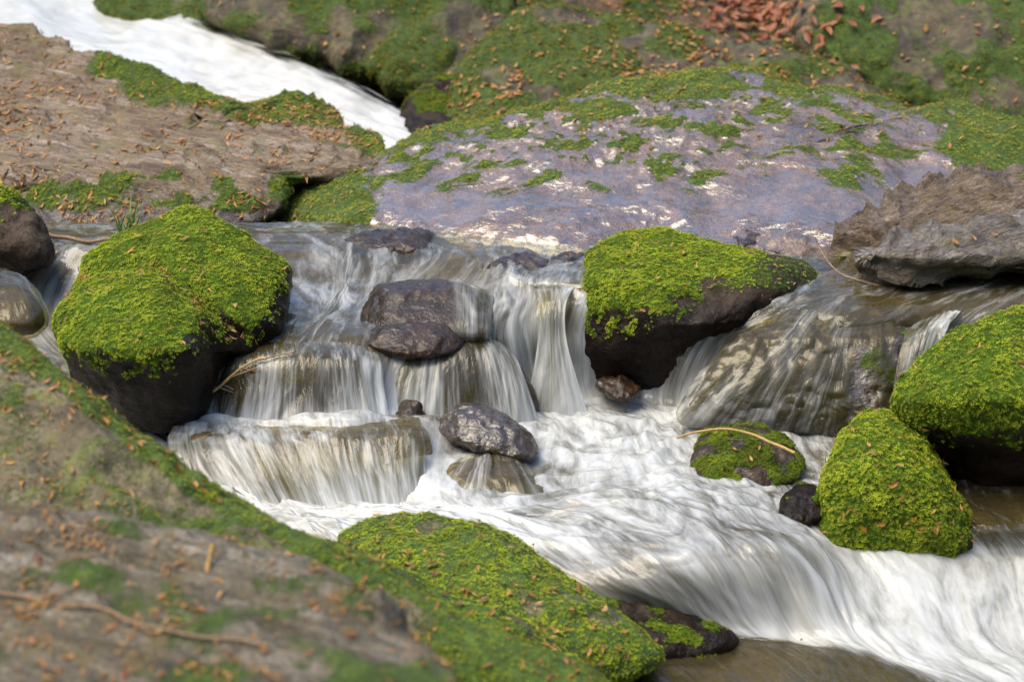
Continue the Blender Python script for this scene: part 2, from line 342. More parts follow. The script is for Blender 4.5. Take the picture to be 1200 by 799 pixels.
K = [(1210,305,.69,.05),(1180,336,.67,.1),(1120,368,.61,.2),(1070,430,.44,.3),(1050,488,.28,.4),(1065,520,.25,.3),(1085,580,.2,.1),(1130,618,.165,.1),(1160,655,.085,.7),(1190,745,.0,.9),(1260,798,-.02,.8),(1340,880,-.03,.3)]
L = [(1360,305,.69,.05),(1330,336,.67,.1),(1290,368,.61,.3),(1240,430,.44,.4),(1220,488,.28,.4),(1210,520,.25,.2),(1230,580,.2,.1),(1250,615,.165,.2),(1290,655,.06,.7),(1320,745,.0,.9),(1390,798,-.02,.8),(1460,880,-.03,.3)]
STREAM = [shift(A, -250), A, B, Cc, D, E, Ff, G, H, I, J, K, L, shift(L, 250)]

def bed_ctrl(dz):
    return [[(u, v, z - dz, 0.) for (u, v, z, f) in c] for c in STREAM]

# the bed under the water: same run of steps, a few centimetres deeper, stony
P, _, uv, _ = loft(STREAM, 230, 260)
V = P.reshape(-1, 3).copy(); Fc = grid_faces(230, 260); N = vnormals(V, Fc)
if N[:, 2].mean() < 0: N = -N; Fc = Fc[:, ::-1].copy()
V += N * (-.045 + .045 * fbm(V * 7, 4) + .03 * ridged(V * 3.1 + 4, 3))[:, None]
tag(link('stream_bed', mesh_np('stream_bed', V, Fc, M['olive'], True, {'moss': np.zeros(len(V)), 'wet': np.ones(len(V)) * .5})), 'olive brown stony bed under the stream', None, None, 'structure')
water = tag(water_obj('stream_water', STREAM, 620, 520, M['water'], silk_rows=[(0, 0), (.62, 0), (.72, 1), (1, 1)]), 'white silky stream water running down rock steps', None, None, 'structure')

# ------------------------------------------------------------------ rocks
def cubesphere(n):
    lin = np.tan(np.linspace(-1, 1, n + 1) * math.pi / 4)
    a, b = np.meshgrid(lin, lin, indexing='ij'); o = np.ones_like(a)
    sides = [(a, b, o), (-a, b, -o), (o, -a, b), (-o, a, b), (a, o, -b), (a, -o, b)]
    Vs, Fs, off = [], [], 0
    f = grid_faces(n + 1, n + 1)
    for s in sides:
        v = np.stack(s, -1).reshape(-1, 3); Vs.append(v); 
        q = v[f]; nn = np.cross(q[:, 1] - q[:, 0], q[:, 2] - q[:, 0]); c = q.mean(1)
        Fs.append((f if (nn * c).sum() > 0 else f[:, ::-1]) + off); off += len(v)
    V = np.concatenate(Vs); Fc = np.concatenate(Fs); V /= np.linalg.norm(V, axis=1, keepdims=True)
    key = np.round(V * 1e5).astype(np.int64); _, idx, inv = np.unique(key, axis=0, return_index=True, return_inverse=True)
    return V[idx], inv.ravel()[Fc]
CS = {}
ROCKS = {}
TRIS = [0]

def closed_spline(pts, k=12):
    P = np.array(pts, float); n = len(P); out = []
    for i in range(n):
        p0, p1, p2, p3 = P[i - 1], P[i], P[(i + 1) % n], P[(i + 2) % n]
        t = np.linspace(0, 1, k, endpoint=False)[:, None]
        out.append(.5 * (2 * p1 + (p2 - p0) * t + (2 * p0 - 5 * p1 + 4 * p2 - p3) * t ** 2 + (3 * p1 - p0 - 3 * p2 + p3) * t ** 3))
    return np.concatenate(out)

def sprigs(name, V, Fc, N, mask, count, size, mat, parent, per=5, seed=1, up=.35):
    rng = np.random.default_rng(seed)
    q = V[Fc]; area = .5 * np.linalg.norm(np.cross(q[:, 2] - q[:, 0], q[:, 3] - q[:, 1]), axis=1)
    wgt = area * np.clip(mask[Fc].mean(1), 0, 1); 
    if wgt.sum() < 1e-6: return None
    fi = rng.choice(len(Fc), count, p=wgt / wgt.sum())
    a, b = rng.random((count, 1)), rng.random((count, 1))
    lerp = lambda A: (A[Fc[fi, 0]] * (1 - a) + A[Fc[fi, 1]] * a) * (1 - b) + (A[Fc[fi, 3]] * (1 - a) + A[Fc[fi, 2]] * a) * b
    p, n = lerp(V), lerp(N); n /= np.linalg.norm(n, axis=1, keepdims=True)
    clump = fbm(p * 75, 2) * .7 + fbm(p * 16, 2) * .4                                     # moss grows in small cushions
    keep = rng.random(count) < .55 + 1.2 * clump; p, n, clump = p[keep], n[keep], clump[keep]; count = len(p)
    p = p + n * (size * .7 * clump[:, None])
    ax = n + np.array([0, 0, up]) + rng.normal(size=n.shape) * .25; ax /= np.linalg.norm(ax, axis=1, keepdims=True)
    t1 = np.cross(ax, rng.normal(size=n.shape)); t1 /= np.linalg.norm(t1, axis=1, keepdims=True); t2 = np.cross(ax, t1)
    sz = size * (.6 + .7 * rng.random(count)) * (1 + .6 * clump)
    rnd = np.clip(rng.random(count) * .75 + .15 + clump * .7, 0, 1); dead = rng.random(count) < .02; rnd = np.where(dead, 1., np.minimum(rnd, .93))
    Vs, Rs, Ts = [], [], []
    for k in range(per):
        an = 2 * math.pi * (k / per) + rng.random(count) * .9
        d = t1 * np.cos(an)[:, None] + t2 * np.sin(an)[:, None]; sd = np.cross(ax, d)
        el = .35 + .55 * rng.random(count)
        tip = p + (d * np.cos(el)[:, None] + ax * np.sin(el)[:, None]) * sz[:, None]
        wd = sd * (sz * .24)[:, None]; mid = p + (tip - p) * .35 + ax * (sz * .12)[:, None]
        Vs += [np.stack([mid - wd, mid + wd, tip], 1)]
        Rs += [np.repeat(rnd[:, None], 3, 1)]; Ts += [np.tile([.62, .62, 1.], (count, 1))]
    VV = np.concatenate(Vs).reshape(-1, 3); FF = np.arange(len(VV)).reshape(-1, 3)
    TRIS[0] += len(FF)
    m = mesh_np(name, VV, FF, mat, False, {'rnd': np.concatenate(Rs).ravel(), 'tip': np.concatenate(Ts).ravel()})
    return tag(link(name, m, parent), None, None, None, 'stuff')

def rock(key, name, label, outline, center, prof, D, Db, mat, n=36, rough=.05, freq=3., fine=.012, moss=None, moss_n=0, moss_size=.011,
         moss_mat_='moss', wet=None, wetz=None, cat='boulder', exp=.85, strata=None, group=None, seed=0., extra=None, facet=0, fcut=(.62, .88)):
    if n not in CS: CS[n] = cubesphere(n)
    S, Fc = CS[n]; Fc = Fc.copy()
    O = closed_spline(outline); c = np.array(center, float)
    ang = np.arctan2(O[:, 1] - c[1], O[:, 0] - c[0]); r = np.hypot(O[:, 0] - c[0], O[:, 1] - c[1])
    o = np.argsort(ang); ang, r = ang[o], r[o]
    th = np.arctan2(S[:, 1], S[:, 0]); rr = np.interp(th, ang, r, period=2 * math.pi)
    sphi = np.clip(np.hypot(S[:, 0], S[:, 1]), 0, 1); cphi = S[:, 2]
    s = sphi ** exp
    u = c[0] + rr * s * np.cos(th); v = c[1] + rr * s * np.sin(th)
    pv = np.array(prof, float); Yp = np.interp(v, pv[:, 0], pv[:, 1])
    if pv.shape[1] > 2: Yp = Yp + (u - c[0]) * np.interp(v, pv[:, 0], pv[:, 2]) / 1000.
    bulge = np.abs(cphi) ** exp
    Y = Yp - np.where(cphi > 0, D, -Db) * bulge
    if extra: Y = Y + np.where(cphi > 0, 1, 0) * extra(u, v)
    V = at_y(u, v, Y)
    if facet:
        rg = np.random.default_rng(int(seed * 7) + 1); C0 = V.mean(0)
        for k in range(facet):
            kk = rg.normal(size=3) * np.array([1, .8, 1]); kk[1] -= .5; kk[2] += .35; kk /= np.linalg.norm(kk)
            q = (V - C0) @ kk; h = q.max() * rg.uniform(*fcut); V = V - kk * (np.clip(q - h, 0, None) * .88)[:, None]
    N = vnormals(V, Fc)
    if (N * (V - V.mean(0))).sum() < 0: N = -N; Fc = Fc[:, ::-1].copy()
    size = np.linalg.norm(V.max(0) - V.min(0))
    d = rough * fbm(V * freq + seed, 4) + rough * .6 * ridged(V * freq * 1.7 + seed + 5, 3)
    d += fine * fbm(V * 26 + seed, 3)
    if strata:
        ax, fr, am = np.array(strata[0], float), strata[1], strata[2]; ax /= np.linalg.norm(ax)
        q = (V @ ax) * fr + (strata[3] if len(strata) > 3 else 1.4) * fbm(V * 3 + seed, 3); d += am * (np.abs((q % 1) - .35) - .3) * (.5 + 1.2 * np.clip(fbm(V * 2.3 + 11, 2) + .4, 0, 1))
    V = V + N * d[:, None]; N = vnormals(V, Fc)
    uu, vv = pix(V)
    mk = np.zeros(len(V))
    if moss is not None:
        mk = np.clip(moss(uu, vv, N, V), 0, 1)
        V = V + N * (mk * (moss_size * .6 + moss_size * 1.2 * fbm(V * 20 + seed, 2)))[:, None]; N = vnormals(V, Fc)
    wt = np.zeros(len(V))
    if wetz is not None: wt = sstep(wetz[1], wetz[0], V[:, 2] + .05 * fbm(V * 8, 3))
    if wet is not None: wt = np.clip(np.maximum(wt, wet(uu, vv, N, V)), 0, 1)
    base = V[np.argmin(V[:, 2])]; base = np.array([V[:, 0].mean(), V[:, 1].mean(), V[:, 2].min()])
    TRIS[0] += 2 * len(Fc)
    attrs = {'moss': mk, 'wet': wt}
    if moss_n:
        root = link(name, None); root.location = base; root.empty_display_size = .1
        st = link('stone', mesh_np('stone', V - base, Fc, M[mat], True, attrs), root)
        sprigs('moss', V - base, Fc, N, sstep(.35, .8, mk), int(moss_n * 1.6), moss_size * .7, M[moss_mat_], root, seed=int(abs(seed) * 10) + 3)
    else:
        root = link(name, mesh_np(name, V - base, Fc, M[mat], True, attrs)); root.location = base
    tag(root, label, cat, group)
    ROCKS[key] = (V, Fc, N, BVHTree.FromPolygons([tuple(x) for x in V.tolist()], Fc.tolist()))
    return root

def line(pts):
    p = np.array(sorted(pts), float); return lambda u: np.interp(u, p[:, 0], p[:, 1])
def above(pts, soft=24, jit=24, fr=14):
    L_ = line(pts)
    def f(u, v, N, V):
        d = L_(u) - v
        return np.maximum(sstep(-soft, soft, d + jit * fbm(V * fr, 3) * 2), .85 * sstep(-60, -5, d) * sstep(.16, .28, fbm(V * 24 + 3, 2)))
    return f
def patch(fr=5, thr=.0, w=.15, nz=None, seed=0.):
    def f(u, v, N, V):
        m = sstep(thr - w, thr + w, fbm(V * fr + seed, 4))
        return m * (sstep(nz - .2, nz + .2, N[:, 2]) if nz is not None else 1)
    return f
def up(nz=.2, jit=.5, fr=9, w=.18): return lambda u, v, N, V: sstep(nz - w, nz + w, N[:, 2] + jit * fbm(V * fr, 3))
def both(a, b): return lambda *q: a(*q) * b(*q)
def either(a, b): return lambda *q: np.maximum(a(*q), b(*q))
always = lambda u, v, N, V: np.ones(len(V))

exec_rocks = True
# the big mossy boulder beside the cascade: two lobes with a fold between them
fold = line([(80, 335), (120, 322), (180, 320), (225, 345), (262, 385), (300, 400), (335, 405)])
def lobes(u, v):
    d = v - fold(u); return .05 * np.exp(-((d + 2) / 13) ** 2) * sstep(80, 120, u) - .17 * np.sqrt(np.clip(d / 55, 0, 1)) * sstep(285, 215, u) + .10 * sstep(225, 275, u) * sstep(-10, 40, d)
rock('big', 'mossy_boulder', 'large bright green mossy boulder with folded top and wet underside painted black for shade beside the cascade',
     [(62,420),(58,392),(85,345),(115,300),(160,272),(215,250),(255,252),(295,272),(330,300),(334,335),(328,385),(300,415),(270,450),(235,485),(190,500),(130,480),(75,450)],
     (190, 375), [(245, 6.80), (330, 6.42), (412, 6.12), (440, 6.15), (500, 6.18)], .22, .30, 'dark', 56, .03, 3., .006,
     above([(50,420),(100,420),(170,418),(212,415),(238,372),(262,372),(290,385),(308,370),(340,318)], 16, 18), 30000, .0085, wetz=(.30, .46), wet=always, facet=5, fcut=(.8, .95), seed=1., extra=lobes)  # shade below the moss is painted by this stone's wet colour
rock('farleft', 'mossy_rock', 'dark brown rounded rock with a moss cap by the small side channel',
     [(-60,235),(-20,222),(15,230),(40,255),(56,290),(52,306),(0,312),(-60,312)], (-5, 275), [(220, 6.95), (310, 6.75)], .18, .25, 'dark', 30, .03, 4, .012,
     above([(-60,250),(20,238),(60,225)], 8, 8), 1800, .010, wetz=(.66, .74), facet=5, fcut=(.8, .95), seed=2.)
rock('lefthump', 'wet_rock', 'olive rounded rock with water sliding over it in the side channel',
     [(-60,330),(-10,322),(30,335),(48,362),(40,385),(-10,392),(-60,390)], (-8, 360), [(320, 6.45), (390, 6.2)], .12, .2, 'olive', 24, .02, 4, .006, wet=always, seed=3.)
# centre moss boulder
rock('centre', 'mossy_boulder', 'boulder with bright green moss cap and wet overhanging face painted dark for shade between the falls',
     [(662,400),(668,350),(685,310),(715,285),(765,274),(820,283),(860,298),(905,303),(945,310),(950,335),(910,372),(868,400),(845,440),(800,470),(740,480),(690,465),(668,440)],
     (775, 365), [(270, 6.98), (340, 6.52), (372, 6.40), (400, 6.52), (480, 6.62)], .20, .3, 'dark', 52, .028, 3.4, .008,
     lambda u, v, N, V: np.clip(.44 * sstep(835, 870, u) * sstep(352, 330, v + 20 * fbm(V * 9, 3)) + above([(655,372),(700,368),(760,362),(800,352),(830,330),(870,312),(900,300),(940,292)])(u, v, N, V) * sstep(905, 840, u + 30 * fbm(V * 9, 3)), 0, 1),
     21000, .0085, wetz=(.28, .4), wet=lambda u, v, N, V: sstep(340, 375, v) * .95 + .5 * sstep(850, 900, u), facet=5, fcut=(.8, .95), seed=4.)  # wet mask also paints the overhang's shade on the lower face
# the great slab with the water film
ROCK_SLAB = [(312,283),(312,245),(335,212),(385,203),(430,195),(480,165),(560,148),(640,128),(720,106),(800,96),(870,93),(930,110),(1010,117),(1080,130),(1130,121),(1175,140),(1250,160),(1330,250),(1300,345),(1100,340),(900,335),(700,340),(560,330),(480,305),(400,295)]
def slab_moss(u, v, N, V):
    ridge = line([(312,205),(385,203),(430,195),(480,165),(560,148),(640,128),(720,106),(800,96),(870,93),(930,110),(1010,117),(1080,130),(1130,121),(1175,140),(1250,160)])
    band = sstep(44, 8, v - ridge(u) + 90 * fbm(V * 5 + 3, 4) + 14 + 18 * sstep(850, 950, u) * sstep(1100, 1050, u))
    endb = sstep(20, -20, np.hypot((u - 372) / 68., (v - 245) / 46.) * 60 - 60 + 10 * fbm(V * 12, 3))
    right = sstep(20, -20, np.hypot((u - 1165) / 60., (v - 165) / 42.) * 60 - 60 + 20 * fbm(V * 8, 3))
    pt = np.maximum(patch(6.5, .16, .1, seed=8.)(u, v, N, V) * sstep(265, 200, v), patch(16, .22, .08, seed=1.)(u, v, N, V) * sstep(230, 180, v))
    return np.maximum(np.maximum(band * .9, endb), np.maximum(right, pt * .9))
rock('slab', 'wet_slab', 'huge violet grey slab glistening with a water film and patched with moss along its crest',
     ROCK_SLAB, (760, 235), [(85, 8.75), (125, 8.4), (230, 7.75), (300, 7.2), (345, 6.8)], .34, .5, 'film', 110, .055, 2.2, .011,
     slab_moss, 24000, .010, 'moss_olive', wet=lambda u, v, N, V: .78 + .22 * sstep(150, 240, v + 40 * fbm(V * 4, 3)), facet=5, fcut=(.8, .95), cat='rock slab', seed=5.)
# ledge rock in front of the upper fall
rock('ledge', 'rock_ledge', 'broad pinkish layered rock ledge strewn with brown needles beside the upper waterfall',
     [(-160,45),(-60,30),(0,32),(60,52),(120,78),(200,100),(260,122),(300,128),(345,122),(385,135),(410,155),(455,172),(450,195),(400,208),(335,215),(320,250),(250,268),(100,270),(-60,262),(-160,262)],
     (140, 175), [(25, 9.9), (100, 9.3), (185, 8.1), (200, 7.85), (270, 7.45)], .12, .6, 'pink', 72, .04, 1.9, .014,
     lambda u, v, N, V: np.maximum(sstep(44, 0, v - line([(-160,45),(0,32),(60,52),(120,78),(200,100),(300,128),(345,122),(410,155),(455,172)])(u) + 45 * fbm(V * 3.5, 3)) * sstep(60, 160, u + 60 * fbm(V * 4, 2)),
        sstep(196, 215, v + 20 * fbm(V * 5, 3)) * sstep(-.3, .2, fbm(V * 6 + 2, 3)) * sstep(-80, 60, u + 120 * fbm(V * 3, 2)) * sstep(258, 240, v)) * .95, 13000, .012, moss_mat_='moss_mid',
     strata=((.5, .75, .6), 4.5, .10, .8), wetz=(.68, .78), cat='rock ledge', facet=5, fcut=(.8, .95), seed=6.)
# layered rocks at the upper pool
rock('layer1', 'layered_rock', 'brown layered rock with a sloping face standing over the upper pool',
     [(938,335),(945,318),(975,285),(1010,255),(1060,228),(1110,210),(1165,203),(1205,206),(1260,225),(1280,290),(1200,330),(1080,345),(1000,358),(950,358)],
     (1060, 300), [(200, 7.15), (290, 6.75), (360, 6.62)], .14, .4, 'layer', 46, .03, 3.2, .012, patch(4, .3, .1, .4, 3.), 1200, .009,
     strata=((.35, .1, 1.), 11., .07), wet=lambda u, v, N, V: .3 + .25 * sstep(-.2, .3, fbm(V * 6, 3)), wetz=(.64, .70), cat='rock', facet=7, seed=7.)
rock('layer2', 'layered_rock', 'grey layered slab with ragged edge leaning on the brown sloping rock',
     [(1000,330),(1012,300),(1045,280),(1080,265),(1140,262),(1200,258),(1280,262),(1290,315),(1200,318),(1120,322),(1060,338),(1015,345)],
     (1110, 302), [(255, 6.68), (300, 6.42), (345, 6.46)], .08, .3, 'layer_grey', 46, .022, 4, .014, None, 0,
     strata=((.25, .1, 1.), 13., .075), wet=lambda u, v, N, V: .3 + .25 * sstep(-.2, .3, fbm(V * 6, 3)), wetz=(.64, .69), cat='rock', facet=7, seed=8.)
# wet rocks in the cascade
rock('dk1', 'wet_rock', 'dark brown wet rock with olive streaks standing between the upper falls',
     [(424,384),(430,355),(446,334),(490,328),(540,333),(574,348),(580,372),(574,394),(520,397),(455,395)], (500, 365), [(325, 6.52), (392, 6.3)], .10, .2, 'shiny', 34, .010, 5, .009, None, 0, wet=always, cat='rock', exp=.6, facet=9, fcut=(.82, .96), seed=9.)
rock('dk2', 'wet_rock', 'thin flat black wet stone under the dark brown rock',
     [(430,402),(440,385),(480,378),(520,380),(545,392),(535,410),(500,420),(455,415)], (485, 397), [(376, 6.28), (420, 6.16)], .06, .12, 'shiny', 24, .008, 7, .008, None, 0, wet=always, cat='rock', exp=.7, facet=6, fcut=(.85, .97), seed=10.)
rock('sub1', 'wet_rock', 'reddish brown wet rock behind thin falls beside the big mossy boulder',
     [(238,485),(250,445),(285,410),(340,404),(400,405),(430,430),(432,470),(420,492),(330,496),(260,496)], (340, 455), [(398, 6.20), (450, 6.08), (496, 6.0)], .06, .2, 'shiny', 34, .014, 4, .005, None, 0, wet=always, cat='rock', facet=6, fcut=(.86, .97), seed=11.)
rock('sub2', 'wet_rock', 'rounded brown rock veiled by fanning white strands in the middle cascade',
     [(430,488),(440,448),(478,412),(530,394),(582,402),(615,440),(628,484),(560,496),(490,496)], (535, 450), [(390, 6.36), (440, 6.26), (492, 6.2)], .08, .2, 'shiny', 34, .012, 4, .004, None, 0, wet=always, cat='rock', facet=6, fcut=(.86, .97), seed=12.)
rock('ledge2', 'ledge_stone', 'flat olive stone ledge with broken end that water pours over',
     [(222,520),(250,503),(330,498),(400,494),(470,490),(492,494),(504,520),(505,560),(498,592),(430,600),(330,602),(240,590)], (380, 540), [(488, 6.03), (510, 5.86), (596, 5.77)], .05, .25, 'olive', 34, .010, 4, .006, None, 0, wet=always, cat='rock', exp=.6, seed=13.)
rock('blue', 'wet_rock', 'oval wet stone with glistening top at the foot of the middle cascade',
     [(512,494),(524,480),(552,473),(590,484),(620,508),(630,530),(610,541),(568,533),(526,516)], (572, 512), [(472, 6.02), (540, 5.86)], .09, .14, 'glist', 34, .008, 6, .010, None, 0, wet=always, cat='rock', exp=.8, facet=6, fcut=(.85, .97), seed=14.)
rock('purple', 'wet_rock', 'purplish rounded rock washed by a water film below the oval stone',
     [(512,585),(520,558),(545,540),(580,535),(615,550),(640,580),(630,598),(570,602),(525,600)], (572, 572), [(532, 5.86), (600, 5.66)], .08, .15, 'violet', 30, .016, 6, .008, None, 0, wet=always, cat='rock', seed=15.)
rock('mid', 'mossy_rock', 'low dark mossy rock half drowned in white water under an arched twig',
     [(816,560),(818,525),(835,507),(870,501),(905,508),(930,530),(935,556),(900,572),(850,572)], (872, 540), [(498, 5.95), (575, 5.72)], .06, .16, 'shiny', 32, .018, 6, .010, both(up(-.1, .5, 14), patch(12, -.04, .15)), 4600, .0085, 'moss_dark', wetz=(.22, .32), wet=lambda u, v, N, V: .6 + 0 * u, cat='rock', seed=16.)
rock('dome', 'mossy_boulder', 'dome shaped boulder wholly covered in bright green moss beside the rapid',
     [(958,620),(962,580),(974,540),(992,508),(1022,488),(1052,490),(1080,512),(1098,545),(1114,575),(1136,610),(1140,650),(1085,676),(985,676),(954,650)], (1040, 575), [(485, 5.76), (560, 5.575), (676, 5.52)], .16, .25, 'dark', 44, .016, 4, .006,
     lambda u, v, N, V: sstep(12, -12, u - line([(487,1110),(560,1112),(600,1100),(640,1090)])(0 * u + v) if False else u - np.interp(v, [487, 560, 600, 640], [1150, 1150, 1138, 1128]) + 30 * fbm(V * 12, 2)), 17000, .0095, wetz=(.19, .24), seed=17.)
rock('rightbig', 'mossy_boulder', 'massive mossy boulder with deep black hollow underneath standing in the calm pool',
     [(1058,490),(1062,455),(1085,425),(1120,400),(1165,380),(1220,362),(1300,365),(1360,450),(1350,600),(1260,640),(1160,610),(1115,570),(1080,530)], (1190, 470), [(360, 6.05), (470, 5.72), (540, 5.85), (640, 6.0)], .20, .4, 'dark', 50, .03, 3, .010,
     either(both(above([(1050,500),(1090,505),(1150,500),(1210,505),(1300,500)], 30, 25, 7), always), lambda u, v, N, V: .55 * patch(6, 0., .2)(u, v, N, V) * sstep(560, 500, v)), 16000, .010, wetz=(.2, .32), wet=lambda u, v, N, V: sstep(470, 520, v), seed=18.)  # wet mask also paints the shade of the underside
rock('small', 'wet_rock', 'small black wet stone tucked beside the dome of moss',
     [(915,600),(922,578),(945,570),(968,578),(972,605),(945,616),(922,612)], (943, 592), [(568, 5.62), (616, 5.48)], .05, .08, 'dark', 20, .012, 8, .010, patch(14, .1, .2), 500, .008, 'moss_dark', wet=always, cat='rock', seed=19.)
rock('rapidrock', 'fall_rock', 'broad domed brown rock that a thin water veil spreads over beside the moss capped boulder',
     [(800,492),(812,462),(838,425),(880,392),(935,366),(1000,352),(1050,352),(1075,372),(1066,420),(1056,460),(1052,500),(980,506),(880,504)], (950, 440), [(340, 6.52), (365, 6.36), (400, 6.22), (440, 6.15), (506, 6.08)], .06, .5, 'fallrock', 50, .02, 4, .012,
     both(patch(7, .12, .15), lambda u, v, N, V: sstep(940, 990, u)), 1800, .008, 'moss_dark', wet=lambda u, v, N, V: .8 + 0 * u, cat='rock', exp=.8, seed=20.)

# small stones along the lip of the upper pool
for k, (lab, ol, c, pr, mt) in enumerate([
    ('brown wet stone lying at the foot of the mossy end of the slab', [(405,288),(425,276),(470,270),(512,277),(530,289),(480,297),(425,296)], (468, 286), [(262, 7.12), (300, 6.92)], 'shiny'),
    ('pair of joined black stones on the lip where the central fall starts', [(572,315),(590,304),(620,300),(645,306),(650,318),(615,324),(585,322)], (612, 313), [(298, 6.78), (325, 6.62)], 'shiny'),
    ('flat brown stone on the lip against the moss capped boulder', [(640,312),(655,302),(685,300),(700,310),(690,322),(655,322)], (668, 312), [(298, 6.80), (325, 6.66)], 'shiny'),
    ('pale wet stone between the moss capped boulder and the layered rocks', [(872,296),(880,280),(905,272),(945,276),(965,288),(960,303),(915,306),(885,304)], (918, 291), [(268, 7.05), (308, 6.86)], 'violet'),
    ('small red brown stone below the slab by the pale wet stone', [(858,290),(868,274),(885,272),(890,284),(880,296),(866,297)], (874, 285), [(268, 7.1), (300, 6.98)], 'shiny'),
    ('small dark stone in the foam under the thin falls', [(466,488),(472,472),(488,470),(498,482),(492,494),(476,495)], (482, 482), [(468, 6.1), (496, 6.02)], 'shiny'),
    ('low brown stone breaking the foam at the foot of the broad fall', [(700,452),(712,444),(735,446),(748,456),(735,466),(712,464)], (724, 455), [(440, 6.38), (468, 6.26)], 'shiny'),
    ]):
    rock('lip%d' % k, 'wet_stone', lab, ol, c, pr, .05, .1, mt, 18, .02, 9, .012, None, 0, wet=always, cat='stone', facet=6, seed=40. + k)

# bank rocks close to the camera
rock('bank', 'bank_rock', 'long mossy bank rock whose crest slopes down to the stream',
     [(-260,330),(-120,345),(0,385),(50,425),(90,458),(140,498),(200,545),(260,585),(330,622),(400,655),(480,690),(560,735),(640,775),(720,830),(740,930),(500,960),(0,960),(-260,900)], (180, 720), [(330, 4.75), (420, 4.6), (560, 4.35), (700, 4.1), (950, 3.7)], .10, .5, 'mossrock', 80, .04, 3., .014,
     lambda u, v, N, V: np.maximum(np.maximum(sstep(34, 6, v - line([(-260,330),(0,385),(50,425),(90,458),(140,498),(200,545),(260,585),(330,622),(400,655),(480,690),(560,735),(640,775),(720,830)])(u) + 22 * fbm(V * 6, 3)) * .9, np.clip(patch(5.5, .05, .4, seed=4.)(u, v, N, V) * .8, .36 + .3 * fbm(V * 9, 3), 1)), sstep(450, 560, u)), 26000, .0085, 'moss_mid', facet=5, fcut=(.8, .95), cat='rock', seed=21.)
rock('slabfg', 'bank_slab', 'weathered grey slab littered with brown leaves and needles on the bank',
     [(-280,560),(-120,575),(0,586),(90,600),(180,628),(260,645),(340,662),(400,690),(450,730),(500,770),(545,810),(600,900),(560,1100),(0,1150),(-300,1100)], (150, 850), [(555, 3.95), (640, 3.7), (720, 3.4), (800, 3.1), (1150, 2.3)], .06, .35, 'grey', 80, .030, 2.6, .012,
     both(patch(5, .05, .3, seed=6.), lambda u, v, N, V: .62 + 0 * u), 1500, .006, 'moss_dark', strata=((.45, .8, .5), 8., .055, .9), facet=5, fcut=(.8, .95), cat='rock slab', seed=22.)
rock('mound', 'mossy_mound_rock', 'long rock under a thick quilt of bright moss beside the rapid',
     [(402,640),(420,618),(460,608),(520,610),(570,622),(620,645),(670,685),(715,715),(755,750),(765,775),(700,800),(560,800),(450,720)], (600, 735), [(605, 5.25), (700, 4.95), (800, 4.75)], .12, .3, 'mossrock', 48, .02, 4, .008,
     lambda u, v, N, V: 1 - .6 * patch(9, .25, .1)(u, v, N, V), 24000, .0085, seed=23., cat='rock')
rock('mound2', 'mossy_mound_rock', 'lower mossy rock wedged between the bank rock and the moss quilted one',
     [(390,690),(430,668),(480,680),(540,705),(600,730),(650,760),(690,785),(690,830),(560,850),(430,800)], (560, 790), [(660, 4.75), (850, 4.45)], .08, .3, 'mossrock', 40, .02, 4, .008, lambda u, v, N, V: .95 - .5 * patch(9, .2, .1)(u, v, N, V), 13000, .0085, seed=24., cat='rock')
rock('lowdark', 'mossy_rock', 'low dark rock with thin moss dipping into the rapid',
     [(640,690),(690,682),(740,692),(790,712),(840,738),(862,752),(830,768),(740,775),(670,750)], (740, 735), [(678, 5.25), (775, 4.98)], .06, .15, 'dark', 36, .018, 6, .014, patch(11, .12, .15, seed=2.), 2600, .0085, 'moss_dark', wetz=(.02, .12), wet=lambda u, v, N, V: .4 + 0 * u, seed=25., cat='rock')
rock('edge', 'wet_rock', 'flat mossy stone at the rim of the calm brown pool',
     [(530,800),(560,786),(620,782),(690,790),(720,810),(700,860),(560,860)], (620, 825), [(780, 4.55), (860, 4.3)], .05, .15, 'mossrock', 24, .014, 6, .010, patch(8, .0, .15), 2000, .0085, 'moss_dark', seed=26., cat='rock')

# ------------------------------------------------------------------ ground and the far bank
gx = np.unique(np.concatenate([np.linspace(-60, -5, 24), np.linspace(-5, 5, 190), np.linspace(5, 60, 24)]))
gy = np.unique(np.concatenate([np.linspace(-40, 9., 30), np.linspace(9., 14, 140), np.linspace(14, 90, 36)]))
XX, YY = np.meshgrid(gx, gy)
p2 = np.stack([XX.ravel(), YY.ravel(), 0 * XX.ravel()], 1)
back = np.clip(YY.ravel() - (11.15 + .2 * np.sin(XX.ravel() * 1.3)), 0, None)
side = np.clip(np.abs(XX.ravel()) - 3.2, 0, None)
zz = -.35 + .32 * np.clip(YY.ravel() - 5, 0, 4) * .6 + 1.5 * (1 - np.exp(-back / 1.6)) + .32 * back * np.exp(-back / 40) * .5
zz += (.75 * (1 - np.exp(-side / 2)) + .10 * np.minimum(side, 30)) * sstep(-8, 4, YY.ravel())
near = np.exp(-(np.maximum(np.abs(XX.ravel()) - 5, 0) / 4) ** 2) * sstep(9.5, 10.8, YY.ravel())
zz += near * (.16 * ridged(p2 * np.array([.9, 1.3, 1]) + 2, 3) + .05 * fbm(p2 * 4, 4))
sky_block = .62 * np.clip(-3.5 - YY.ravel(), 0, 22) + .55 * np.clip(np.abs(XX.ravel()) - 4.8, 0, 20) + .25 * np.clip(YY.ravel() - 14, 0, 40)  # unseen slopes raised around the view to block low sky and darken fronts
zz += sky_block + .3 * fbm(p2 * .25, 3)
V = np.stack([XX.ravel(), YY.ravel(), zz], 1); Fc = grid_faces(len(gy), len(gx)); N = vnormals(V, Fc)
if N[:, 2].mean() < 0: N = -N; Fc = Fc[:, ::-1].copy()
gm = np.clip(.55 + 1.3 * fbm(V * 2.2, 3), 0, 1)
